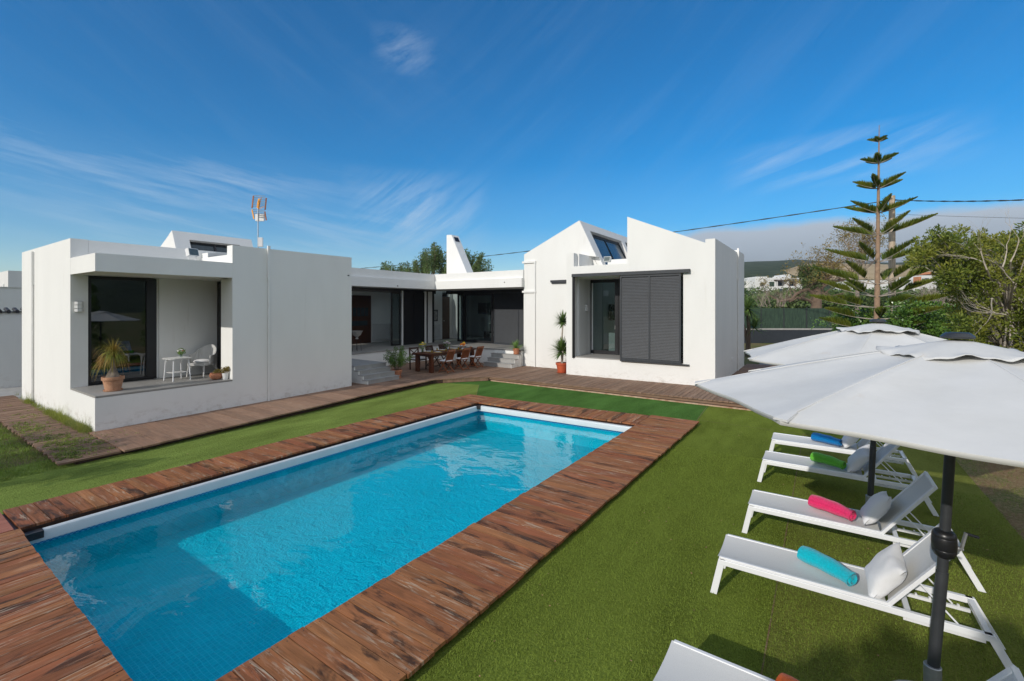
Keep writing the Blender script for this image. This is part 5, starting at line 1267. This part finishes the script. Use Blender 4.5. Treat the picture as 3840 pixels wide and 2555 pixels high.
# --- tree behind the patio roof (upright leafy clumps)
o0=W(col(1655,32),32); t=thing('carob_tree','dark green tree with upright clumps rising behind the patio roof and chimney','tree',o0,world=True)
b=B(); rs=random.Random(4); tips=[]
grow(b,Vector((o0.x,o0.y,0)),(0,0,1),3.6,.28,0,rs,tips); base_=tips[0][0]; b.build('trunk',M['bark'],t)
cs=[];rads=[]
prf=[(1330,1030),(1415,1005),(1445,975),(1500,990),(1545,985),(1575,942),(1605,930),(1632,908),(1665,935),(1700,925),(1755,935),(1778,940),(1815,955),(1845,985),(1800,1000)]
b=B()
for k in range(105):
    px=rs.uniform(1425,1850); D=32+rs.uniform(-2.4,2.4)
    # envelope height
    e=1030
    for (a,ya),(c,yc) in zip(prf,prf[1:]):
        if a<=px<=c: e=ya+(yc-ya)*(px-a)/(c-a)
    top=PX(px,e+rs.uniform(0,26),D); l=rs.uniform(.9,1.8); dr=(top-base_).normalized(); dr=(dr+Vector((0,0,1.2))).normalized()
    low=top-dr*l; b.tube([tuple(base_),tuple((base_+low)/2+Vector((0,0,.3))),tuple(low),tuple(top)],[.05,.03,.018,.006],4)
    for u in (0,.2,.4,.6,.8,.97): cs.append(low.lerp(top,u)); rads.append(.23*(1-u*.6))
b.build('limbs',M['bark'],t)
P,U=clumps(cs,rads,30000,.2); V,F,A=leaves(P,.13,2.6,.5,D=U,jit=.6); npmesh('crown',V,F,M['l_carob'],t,A)
# --- Norfolk pine
D=21; o0=W(col(3286,D),D); t=thing('norfolk_pine','very tall slender pine with widely spaced tiers of upswept branches, right of the house','tree',o0,world=True)
def zy(y): return H+(1150.7-y)*D/1715
lean=W(col(3297,D),D)-o0
def tp_(z): u=z/zy(470); return Vector((o0.x+lean.x*u,o0.y+lean.y*u,z))
b=B(); zs=[0,1,2,3,4.5,6,7.5,9,10,zy(470)]; b.tube([tuple(tp_(z)) for z in zs],[.15,.14,.125,.115,.1,.08,.065,.045,.03,.012],10); b.build('trunk',M['pinebark'],t,smooth=True)
tiers=[(530,.42),(611,.78),(706,1.14),(798,1.52),(882,1.95),(982,2.25),(1066,2.75),(1112,2.9),(1152,3.0),(1196,2.9),(1235,2.6)]
NV=[];NF=[];NA=[]; rs=random.Random(9)
for i,(y,L) in enumerate(tiers):
    z=zy(y); n=6 if i>1 else 5; a0=rs.uniform(0,1.2)
    for k in range(n):
        a=a0+k*2*PI/n+rs.uniform(-.15,.15); l=L*rs.uniform(.86,1.06)*(1 if i<6 else rs.uniform(.7,1.0)); c=tp_(z); el=.16 if i<8 else .02
        dv=Vector((math.cos(a),math.sin(a),0)); pts=[]
        m=8
        for j in range(m+1):
            u=j/m; pts.append(c+dv*l*u+Vector((0,0,l*(el*u+.20*u*u)-.02)))
        b=B(); b.tube([tuple(p) for p in pts],[.022*(1-.8*j/m)*(1+.04*L) for j in range(m+1)],5); b.build('branch',M['palebark'],t)
        sd=Vector((-dv.y,dv.x,0)); start=.12 if i<4 else (.25 if i<6 else .42)
        nb=int(30+l*32)
        for j in range(nb):
            u=start+(1-start)*(j/nb)**.9; q=pts[0].lerp(pts[-1],u); q=c+dv*l*u+Vector((0,0,l*(el*u+.20*u*u)-.02))
            bl=(.27+.13*l/2)*(1-.86*((u-start)/(1-start))**2.0)*rs.uniform(.75,1.1)*min(1,l/1.0+.25)
            for s in (-1,1,0):
                d=(dv*.45+sd*s*rs.uniform(.35,.65)+Vector((0,0,.85 if s else 1.1))+Vector((rs.uniform(-.1,.1),rs.uniform(-.1,.1),0))).normalized()
                w=.042; side=d.cross(Vector((rs.uniform(-1,1),rs.uniform(-1,1),.2))).normalized()*w/2; n0=len(NV); r=rs.random()
                mid=q+d*bl*.55; NV+= [tuple(q-side*.7),tuple(q+side*.7),tuple(mid+side),tuple(q+d*bl+Vector((0,0,bl*.12))),tuple(mid-side)]; NF.append((n0,n0+1,n0+2,n0+3,n0+4)); NA+=[r]*5
npmesh('foliage',NV,NF,M['l_pine'],t,NA)
# --- timber pole and cables
D=24; o0=W(col(3345,D),D); t=thing('timber_pole','weathered timber utility pole just right of the pine trunk','utility pole',o0,world=True)
b=B(); b.tube([(o0.x,o0.y,0),(o0.x,o0.y,4),(o0.x,o0.y,H+(1150.7-735)*D/1715)],[.16,.155,.135],12); b.build('post',M['polewood'],t,smooth=True)
oo=W(.2,0)-W(0,0); b=B(); q=W(col(3351,D-.2),D-.2); b.tube([(q.x,q.y,0),(q.x,q.y,2.9)],.05,8); b.build('conduit',M['galv'],t)
P0=PX(3345,750,24); P1=PX(900,1030,60)
def cable(p,q,sag,r,lb,twist=True,n=60):
    b=B(); pts=[]
    for i in range(n+1):
        u=i/n; v=p.lerp(q,u); v.z-=4*sag*u*(1-u); 
        pts.append(v)
    b.tube([tuple(v) for v in pts],[r*(1+(.35*math.sin(i*1.9) if twist else 0)) for i in range(n+1)],5); o=b.build('overhead_cable',M['cable']); tag(o,lb,'cable')
cable(P0,P1,.85,.028,'thick twisted overhead cable running left behind the house from the timber pole',n=160)
cable(P0,PX(4500,700,16),.25,.028,'thick twisted overhead cable running right from the timber pole top')
cable(PX(3362,804,24),PX(4500,830,18),.05,.008,'thin overhead wire running right from below the pole top',False)
# --- fence on its low wall
P_=W(12,35.5); Q_=W(24.9,35.5); t=thing('reed_fence','dark green reed screen on a low dark wall beyond the house','fence',P_,world=True)
def along(u): return P_.lerp(Q_,u)
nrm=W(0,1)-W(0,0)
def slab(b,u0,u1,z0,z1,d0,d1):
    a,c=along(u0),along(u1); b.hexa([(a+nrm*d0)[:2]+(z0,) if False else (a.x+nrm.x*d0,a.y+nrm.y*d0,z0),(c.x+nrm.x*d0,c.y+nrm.y*d0,z0),(c.x+nrm.x*d1,c.y+nrm.y*d1,z0),(a.x+nrm.x*d1,a.y+nrm.y*d1,z0)],[(a.x+nrm.x*d0,a.y+nrm.y*d0,z1),(c.x+nrm.x*d0,c.y+nrm.y*d0,z1),(c.x+nrm.x*d1,c.y+nrm.y*d1,z1),(a.x+nrm.x*d1,a.y+nrm.y*d1,z1)])
b=B(); slab(b,0,1,-.1,1.0,0,.2); b.build('low_wall',M['shutter'],t)
b=B(); slab(b,0,1,1.0,1.12,-.03,.23); b.build('coping',M['concrete'],t)
b=B(); slab(b,0,.995,1.125,2.68,.05,.12); b.build('reed_screen',M['reed'],t)
for k in range(8):
    b=B(); u=.02+k*.137; slab(b,u,u+.005,1.12,2.75,.02,.06); b.build('fence_post',M['pole'],t)
# --- ivy hedge
def blobs(name,lb,cat,pts,rad,n,size,mat,asp=1.6,up=.1,shell=.6,trunk=None,group=None,squash=None):
    o0=Vector((pts[0][0],pts[0][1],0)); t=thing(name,lb,cat,o0,world=True,group=group)
    if trunk:
        b=B(); 
        for p in pts[:trunk]: b.tube([(o0.x,o0.y,0),(p[0],p[1],p[2])],[.05,.02],5)
        b.build('stems',M['bark'],t)
    P,U=clumps(pts,[rad*RNG.uniform(.7,1.3) for _ in pts],n,shell); P[:,2]=np.maximum(P[:,2],.02); V,F,A=leaves(P,size,asp,up,D=U,jit=.9); npmesh('foliage',V,F,mat,t,A); return t
rs=random.Random(31); pts=[]
for k in range(120):
    px=rs.uniform(3150,3330); D=22.5+rs.uniform(-1,1.5); top=1168+rs.uniform(0,35); p=PX(px,rs.uniform(top,1330),D); pts.append(tuple(p))
blobs('ivy_hedge','deep green ivy hedge behind the pine trunk at the end of the reed fence','hedge',pts,.36,20000,.11,M['l_ivy'],trunk=6)
pts=[]
for k in range(190):
    px=rs.uniform(3350,3640); D=20.5+rs.uniform(-1.3,1.3); top=1135+rs.uniform(0,20)+max(0,px-3480)*.22; p=PX(px,rs.uniform(top,1400),D); pts.append(tuple(p))
blobs('ivy_hedge','broad glossy green hedge between the timber pole and the juniper tree','hedge',pts,.36,34000,.10,M['l_ivy'],trunk=6)
# trailing shoots on the fence end
b=B(); rs2=random.Random(2); P=[]
for k in range(5):
    px,py=3140,1170+k*14; 
    for j in range(26): P.append(tuple(PX(px-j*(3.8 if k>1 else 2.6)+rs2.uniform(-5,5),py+j*(1.4 if k<3 else -.5)+rs2.uniform(-5,5),24.6)))
V,F,A=leaves(np.array(P),.12,1.4,.0); o=npmesh('ivy_shoots',V,F,M['l_agave'],off=P[0],attr=A); tag(o,'light green ivy shoots trailing over the end of the reed fence','plant')
# --- juniper tree
D=12.4; o0=W(col(3792,D),D); t=thing('juniper_tree','large ragged juniper with bare pale branches at the right edge','tree',o0,world=True)
rs=random.Random(77); b=B(); q=Vector((o0.x,o0.y,0)); tr=[q,q+Vector((.05,.0,1.2)),q+Vector((-.06,.05,2.3)),q+Vector((-.15,.0,3.4))]
b.tube([tuple(v) for v in tr],[.13,.11,.09,.06],9); b.build('trunk',M['palebark'],t,smooth=True)
env=[(3405,930),(3450,905),(3490,885),(3520,850),(3580,845),(3640,835),(3700,860),(3760,850),(3840,835),(3990,860),(4150,930),(4250,1000)]
low=[(3405,960),(3500,1010),(3560,1050),(3580,1200),(3600,1320),(3700,1420),(3840,1500),(4250,1500)]
def itp(L,x):
    for (a,ya),(c,yc) in zip(L,L[1:]):
        if a<=x<=c: return ya+(yc-ya)*(x-a)/(c-a)
    return L[-1][1]
cs=[];rads=[]; b=B()
for k in range(400):
    px=3405+ (4250-3405)*rs.random()**.8; y=itp(env,px)+ (itp(low,px)-itp(env,px))*rs.random()**(.9); 
    edge=(y-itp(env,px))<60
    D2=D+rs.uniform(-1.5,1.6); c=PX(px,y+ (16 if edge else 0),D2); c.z=max(c.z,.1)
    rad=rs.uniform(.13,.2) if edge or px<3560 else rs.uniform(.2,.34)
    cs.append(tuple(c)); rads.append(rad)
    if k%2==0:
        s=tr[rs.randint(1,3)]; mid=(s+c)/2+Vector((rs.uniform(-.3,.3),rs.uniform(-.3,.3),rs.uniform(0,.3))); b.tube([tuple(s),tuple(mid),tuple(c)],[.03,.018,.008],5)
b.build('limbs',M['palebark'],t)
P,U=clumps(cs,rads,100000,.35); P[:,2]=np.maximum(P[:,2],.02); V,F,A=leaves(P,.085,2.4,.35,D=U,jit=.7); npmesh('crown',V,F,M['l_juniper'],t,A)
b=B(); tips=[]
for px,py,dx,dz in ((3700,1010,-.5,1.0),(3760,1000,.3,1.1),(3790,980,.4,1),(3690,985,-1,.4),(3800,1060,-.9,.7),(3720,1120,-.3,-.8),(3770,1180,-.9,.1)):
    p=PX(px,py,D-1.5); s=tr[2]; b.tube([tuple(s),tuple(s.lerp(p,.5)),tuple(p)],[.035,.03,.02],5)
    dd=W(dx,-.2)-W(0,0); grow(b,p,Vector((dd.x,dd.y,dz)),.55,.016,3,rs,tips,.7,.1,(2,3),.75,.2)
b.build('bare_branches',M['palebark'],t)
# bright conifers further right along the boundary
for k,(x,y,hh,rr_,lb) in enumerate([(4.0,13.9,3.6,.62,'bright green conifer at the extreme right edge in front of the juniper'),(3.35,11.9,.8,.5,'low yellow green conifer shrub on the soil bed under the right umbrella edge'),(5.2,11.3,4.2,.8,'tall boundary conifer beyond the right picture edge'),(6.0,8.3,4.0,.9,'second tall boundary conifer beyond the right picture edge, mirrored in the balcony glass')]):
    pts=[]; rs=random.Random(50+k)
    for j in range(60):
        u=rs.random(); a=rs.uniform(0,6.28); q=rr_*(1-u*.75)*rs.uniform(.3,1); pts.append((x+q*math.cos(a),y+q*math.sin(a),.1+hh*u))
    blobs('conifer',lb,'conifer',pts,.2 if hh>2 else .14,14000 if hh>2 else 5000,.07,M['l_cypress'] if k!=1 else M['l_juniper'],2.5,.7,.3,trunk=3)
# --- gnarled half bare tree far behind the fence
D=45; o0=W(col(3065,D),D); t=thing('gnarled_tree','old gnarled half bare tree behind the reed fence, twisted limbs reaching left','tree',o0,world=True); rs=random.Random(15)
b=B(); tips=[]; q=Vector((o0.x,o0.y,0))
def QX(x,y): return PX(2780+x*.2376,980+y*.2376,D)
b.tube([tuple(q),tuple(QX(1180,740)),tuple(QX(1195,560)),tuple(QX(1180,430))],[.62,.5,.42,.38],10)
for pl_,r0 in (([(1180,560),(1060,430),(960,470),(860,520),(800,600),(660,620),(600,640)],.2),([(1150,680),(1080,620),(930,580),(860,590),(760,640)],.18),([(1190,450),(1180,370),(1120,300)],.22),([(1200,450),(1280,380),(1340,260),(1420,180),(1500,60)],.2),([(1230,440),(1400,330),(1600,300),(1750,200)],.17),([(1210,470),(1300,520),(1420,560)],.12)):
    pp=[QX(*a) for a in pl_]; b.tube([tuple(p) for p in pp],[r0*(1-.6*i/len(pp)) for i in range(len(pp))],7)
    for i in range(1,len(pp)):
        for k in range(3 if pl_[0][0]!=1180 else 1): 
            grow(b,pp[i],Vector((rs.uniform(-1,1),rs.uniform(-1,1),rs.uniform(.0,1))),rs.uniform(.9,1.7),.05,3,rs,tips,.8,.12,(2,3),.72,.25)
b.build('trunk',M['bark'],t,smooth=True)
ct=[QX(rs.uniform(940,1290),rs.uniform(80,400)) for _ in range(46)]
crown(t,ct,.38,6000,.2,M['l_carob'],name='crown')
ta=[p for p,d in tips if (p-o0).length>0][::2]; crown(t,[tuple(p) for p in ta if p.z>5],.35,3600,.16,M['l_autumn'],name='sparse_leaves')
# --- bare scrub
for k,(px0,px1,y0,y1,D,nb,lb) in enumerate([(2845,2940,1065,1150,43,26,'grey leafless scrub below the distant white villa, left part'),(3470,3590,1040,1150,33,46,'dense grey leafless bush in front of the orange roofed house'),(3150,3280,860,1000,46,30,'tall thin leafless tree behind the pine trunk')]):
    o0=W(col((px0+px1)/2,D),D); t=thing('bare_bush' if k<2 else 'bare_tree',lb,'bush' if k<2 else 'tree',o0,world=True); b=B(); tips=[]; rs=random.Random(60+k)
    for j in range(nb):
        p=PX(rs.uniform(px0,px1),y1,D+rs.uniform(-.6,.6)) if k<2 else Vector((o0.x,o0.y,0))
        if k==2: p=PX(rs.uniform(3190,3240),rs.uniform(940,1040),D)
        hgt=(y1-y0)*D/1715; grow(b,p,Vector((rs.uniform(-.7,.7),rs.uniform(-.5,.5),1)),hgt*.45,.02 if k<2 else .045,3,rs,tips,.7,.1,(2,3),.72,.3,seg=3)
    if k==2: b.tube([(o0.x,o0.y,0),tuple(PX(3215,1000,D))],[.25,.12],7)
    b.build('branches',M['l_twig'],t)
    if k==2: crown(t,[tuple(p) for p,d in tips[::3]],.3,2600,.17,M['l_autumn'],name='sparse_leaves')
# --- scrub and shrubs on the field: ground cover too far to tell apart
rs=random.Random(91); pts=[]
for k in range(420):
    px=rs.uniform(2790,3900); D=rs.choice([60,75,95,120,160]); fy={60:1128,75:1118,95:1108,120:1098,160:1088}[D]
    if 2830<px<3010 and D==160: continue
    pts.append(tuple(PX(px,fy+rs.uniform(-3,12),D)))
P,U=clumps(pts,[rs.uniform(.6,1.8) for _ in pts],26000,.5); V,F,A=leaves(P,.5,1.6,.2); tag(npmesh('distant_scrub',V,F,M['l_carob'],attr=A),kind='stuff')
# --- yucca palm behind the right box
o0=W(13.4,26); t=thing('dark_yucca','dark spiky yucca palm peeking out behind the right white box','palm',o0,world=False); rs=random.Random(6)
b=B(); b.tube([(0,0,0),(.05,0,1.5),(0,0,2.6)],[.14,.1,.08],8); b.tube([(0,0,.8),(-.3,.1,2.0),(-.35,.1,3.6)],[.1,.08,.07],8); b.build('trunk',M['bark'],t)
ribs('leaf_crown',[blades(150,(0,0,2.7),1.05,.06,R(-60),R(85),4,.15,rs=31)],M['l_yucca'],t)
ribs('leaf_crown',[blades(130,(-.35,.1,3.7),.9,.06,R(-50),R(85),4,.15,rs=32)],M['l_yucca'],t)
ribs('leaf_crown',[blades(110,(.3,.2,1.6),.9,.055,R(-30),R(80),4,.2,rs=33)],M['l_yucca'],t)
# --- distant houses
def fbox(b,px0,px1,y0,y1,D,dep,Z0=None):
    a,c=col(px0,D),col(px1,D); z1=H+(1150.7-y0)*D/1715; z0=H+(1150.7-y1)*D/1715 if Z0 is None else Z0
    p=[W(a,D),W(c,D),W(c,D+dep),W(a,D+dep)]; b.hexa([(v.x,v.y,z0) for v in p],[(v.x,v.y,z1) for v in p]); return b
def fhouse(name,lb,D,dep,walls,parts):
    o0=W(col(walls[0][0],D),D); t=thing(name,lb,'house',o0,world=True)
    for w_ in walls:
        b=B(); fbox(b,w_[0],w_[1],w_[2],w_[3],D+(w_[4] if len(w_)>4 else 0),dep); b.build('wall',M['wall2'],t)
    for nm,mt,q,off,dp in parts:
        b=B(); fbox(b,*q,D+off,dp); b.build(nm,M[mt],t)
def z11(x,y): return (2780+x*.2376,980+y*.2376)
def z12_(x,y): return (3300+x*.3444,780+y*.3444)
def rc(f,x0,x1,y0,y1): a=f(x0,y0); c=f(x1,y1); return (a[0],c[0],a[1],c[1])
fhouse('white_villa','distant two storey white villa with brown pergola below the hills',150,8,
    [rc(z11,215,560,265,560),rc(z11,240,412,243,270)+(.2,),rc(z11,410,960,262,305)+(.3,),rc(z11,550,960,395,560)+(-.1,),rc(z11,550,575,300,400),rc(z11,722,755,300,400),rc(z11,905,960,300,400),rc(z11,560,960,305,395)+(3,),rc(z11,735,765,205,265)+(.5,),rc(z11,710,790,225,265)+(.6,)],
    [('window','farwin',rc(z11,300,350,335,400),-.05,.2),('shuttered_window','reed',rc(z11,443,520,325,400),-.05,.2),('window','farwin',rc(z11,580,720,315,388),2.9,.05),('window','farwin',rc(z11,760,905,315,388),2.9,.05),('window','farwin',rc(z11,580,705,435,520),-.15,.1),('pergola','brownwood',rc(z11,525,760,292,303),-.6,.5),('pergola','brownwood',rc(z11,756,935,286,297),-.6,.5)])
fhouse('white_annex','small white far building at the corner of the right box',155,6,[rc(z11,-60,98,310,420),rc(z11,98,180,320,420)+(1,)],[('window','farwin',rc(z11,60,80,350,370),-.05,.1)])
fhouse('orange_roof_house','distant white house with an orange tiled roof, left of the juniper',140,8,
    [rc(z12_,450,860,735,930),rc(z12_,560,790,715,740)+(.5,),rc(z12_,360,445,770,860)+(2,)],
    [('roof','orangeroof',rc(z12_,528,800,700,722),-.3,7),('side_wall','orangeroof',rc(z12_,425,450,750,835),-.2,2),('window','farwin',rc(z12_,458,478,770,812),-.1,.2),('window','farwin',rc(z12_,490,535,765,818),-.1,.2),('window','pipe',rc(z12_,592,660,770,798),-.1,.2),('chimney','wall2',rc(z12_,672,690,672,702),1,1)])
b=B(); fbox(b,*rc(z12_,-20,352,832,905),130,.4); o=b.build('garden_wall',M['wall2'],off=W(col(3300,130),130)); tag(o,'long white far garden wall beside the timber pole','wall')
b=B(); fbox(b,*rc(z12_,366,660,862,912),128,.4); o=b.build('garden_wall',M['wall2'],off=W(col(3430,128),128)); tag(o,'white far garden wall in front of the orange roofed house','wall')
fhouse('white_bungalow','distant white bungalow glimpsed through the juniper branches',150,8,[rc(z12_,1040,1230,712,800)],[('window','farwin',rc(z12_,1100,1130,740,770),-.1,.2)])
fhouse('flat_roof_house','far flat roofed white house glimpsed behind the pine trunk',150,8,[(3190,3330,1052,1090)],[('window','farwin',(3225,3240,1062,1075),-.1,.2)])
# --- neighbour on the left
t=thing('neighbour_house','white cubic neighbour house at the left edge with two small windows','house',(-51.6,7.25,0),world=True)
b=B(); b.box(-70,-51.6,7.25,20,0,5.57); b.build('wall',M['wall2'],t)
for x in (-53.5,-56.5,-59.5):
    b=B(); b.box(x-.45,x+.45,7.2,7.24,2.9,4.6); fr_=b.build('window_frame',M['pipe'],t); b=B(); b.box(x-.32,x+.32,7.17,7.2,3.05,4.45); b.build('pane',M['farwin'],fr_)
b=B(); b.box(-38.3,-38,2,20,-.1,3.9); b.box(-38,-37.95,2,20,3.88,3.92); o=b.build('boundary_wall',M['wall2'],off=(-38,2,0)); tag(o,'grey shaded boundary wall behind the tiled garden wall at the left edge','wall')
t=thing('tiled_garden_wall','plain garden wall with dark wavy coping tiles left of the house','wall',(-23.1,2.95,0),world=True)
b=B(); b.box(-23.3,-23.1,2.95,14,-.1,2.6); b.build('wall',M['wall2'],t)
b=B()
for k in range(55): y=2.95+k*.2; b.tube([(-23.5,y+.1,2.72),(-23.02,y+.1,2.63)],.065,6)
b.box(-23.4,-23.05,2.93,14,2.6,2.64); b.build('coping_tiles',M['tin'],t)
# --- trees behind the viewer: they throw the dappled shade and show in the glass
def shade_tree(x,y,z,rx,ry,rz,n,ncl,lb,seed,size=.12,rad=.3):
    t=thing('garden_tree',lb,'tree',(x,y,0),world=True); rs=random.Random(seed); b=B(); cs=[]
    for k in range(ncl):
        c=Vector((x+rs.gauss(0,.5)*rx,y+rs.gauss(0,.5)*ry,z+rs.gauss(0,.5)*rz)); cs.append(tuple(c)); b.tube([(x,y,z*.55),tuple((Vector((x,y,z*.7))+c)/2),tuple(c)],[.04,.025,.01],4)
    b.tube([(x,y,0),(x,y,z*.6)],[.14,.09],8); b.build('trunk',M['bark'],t); crown(t,cs,rad,n,size,M['l_bush'])
shade_tree(-.25,-6.0,4.5,1.25,1.25,.7,9500,46,'open crowned garden tree behind the viewer near the loungers',101,size=.17,rad=.24)
shade_tree(-13.2,-3.4,2.45,2.6,1.2,.5,5000,40,'leafy garden tree behind the viewer on the left lawn',102)
# --- small ground plants
def tufts(name,pts,hgt,wd,mat,n_each,spread,seed,elev=(35,88),kind='stuff',label=None,cat=None):
    rs=np.random.default_rng(seed); P=np.repeat(np.asarray(pts,float),n_each,0); n=len(P)
    P[:,:2]+=rs.normal(0,spread,(n,2)); a=rs.uniform(0,2*PI,n); e=np.radians(rs.uniform(elev[0],elev[1],n)); L=hgt*rs.uniform(.4,1.2,n)
    d=np.stack([np.cos(a)*np.cos(e),np.sin(a)*np.cos(e),np.sin(e)],1); s=np.stack([-np.sin(a),np.cos(a),np.zeros(n)],1)*wd/2
    tip=P+d*L[:,None]; V=np.stack([P-s,P+s,tip],1).reshape(-1,3); F=np.arange(3*n).reshape(-1,3)
    o=npmesh(name,V,F,mat,attr=np.repeat(rs.random(n),3)); 
    return tag(o,label,cat,kind=kind)
rs=random.Random(5)
pts=[(x,y,0) for x,y in ((rs.uniform(-18,-10.9),rs.uniform(.6,2.12)) for _ in range(1500))]
tufts('lawn_grass',pts,.055,.006,M['l_grass'],26,.05,1,(20,85))
pts=[]
for k in range(260):
    x=-13.05-abs(rs.gauss(0,2.4)); pts.append((x,2.99+rs.uniform(-.06,.06),.08))
for x in (-13.35,-13.5,-14.9,-15.1,-16.2,-18.4,-18.6): pts+= [(x+rs.uniform(-.15,.15),3.0+rs.uniform(-.05,.04),.08) for _ in range(16)]
tufts('wall_weeds',pts,.16,.006,M['l_weed'],16,.035,2,(50,88))
pts=[(-13.35+rs.uniform(-.1,.1),2.97,.09) for _ in range(5)]+[(-15.0+rs.uniform(-.3,.3),2.97,.09) for _ in range(8)]+[(-18.5+rs.uniform(-.1,.1),2.97,.09) for _ in range(4)]
tufts('tall_weeds',pts,.38,.006,M['l_weed'],12,.03,9,(65,89))
pts=[]
for cx,cy,sx,sy,n in ((-11.8,2.45,.5,.28,240),(-12.6,2.65,.25,.2,90),(-13.3,2.4,.5,.18,110),(-14.6,2.35,.5,.14,120),(-15.6,2.6,.9,.2,70),(-11.3,2.3,.25,.14,80),(-12.2,3.4,.2,.2,14)):
    for _ in range(n):
        y=rs.gauss(cy,sy); x=rs.gauss(cx,sx)
        if -19<x<-10.95 and 2.17<y<3.6:
            xx=round(x/.11)*.11; pts.append((xx+rs.uniform(-.03,.03),y,.098))
tufts('moss_on_boards',pts,.035,.012,M['moss'],10,.022,3,(5,70))
pts=[(rs.uniform(2.0,6),rs.uniform(3,16),-.01) for _ in range(1300)]
tufts('dry_grass',pts,.07,.006,M['l_weed'],14,.07,4,(5,60))
# artificial grass pile near the viewer
rs=np.random.default_rng(8); n=230000
x=rs.uniform(-2.5,2.0,n); y=1.6+ (9.5-1.6)*rs.random(n)**1.5; a=rs.uniform(0,2*PI,n); L=rs.uniform(.012,.028,n); e=np.radians(rs.uniform(25,80,n))
P=np.stack([x,y,np.full(n,.001)],1); d=np.stack([np.cos(a)*np.cos(e),np.sin(a)*np.cos(e),np.sin(e)],1)*L[:,None]; s=np.stack([-np.sin(a),np.cos(a),np.zeros(n)],1)*.0022
V=np.stack([P-s,P+s,P+d],1).reshape(-1,3); o=npmesh('turf_pile',V,np.arange(3*n).reshape(-1,3),M['l_turf'],attr=np.repeat(rs.random(n),3)); tag(o,kind='stuff')

# --- air: one even, thin volume round everything
b=B(); b.box(-1130,1130,-1130,1130,-2.5,190); hz_=b.build('haze'); tag(hz_,kind='stuff')
m=bpy.data.materials.new('haze'); m.use_nodes=True; nt=m.node_tree; nt.nodes.clear(); v=nt.nodes.new('ShaderNodeVolumePrincipled'); v.inputs['Color'].default_value=(.80,.88,1,1); v.inputs['Density'].default_value=(.00024); v.inputs['Anisotropy'].default_value=.1
o=nt.nodes.new('ShaderNodeOutputMaterial'); nt.links.new(v.outputs[0],o.inputs['Volume']); hz_.data.materials.append(m)

rs=np.random.default_rng(44); n=420; P=np.stack([rs.uniform(-3,2.5,n),1.8+rs.random(n)*11,np.full(n,.022)],1)
k=rs.random(n)<.25; P[k,0]=rs.uniform(-12,-9.3,k.sum()); P[k,1]=rs.uniform(1.2,9,k.sum())
V,F,A=leaves(P,.022,1.8,0); V[:,2]=.02+np.abs(V[:,2]-.02)*.3; tag(npmesh('fallen_leaves',V,F,M['terra_light'],attr=A),kind='stuff')
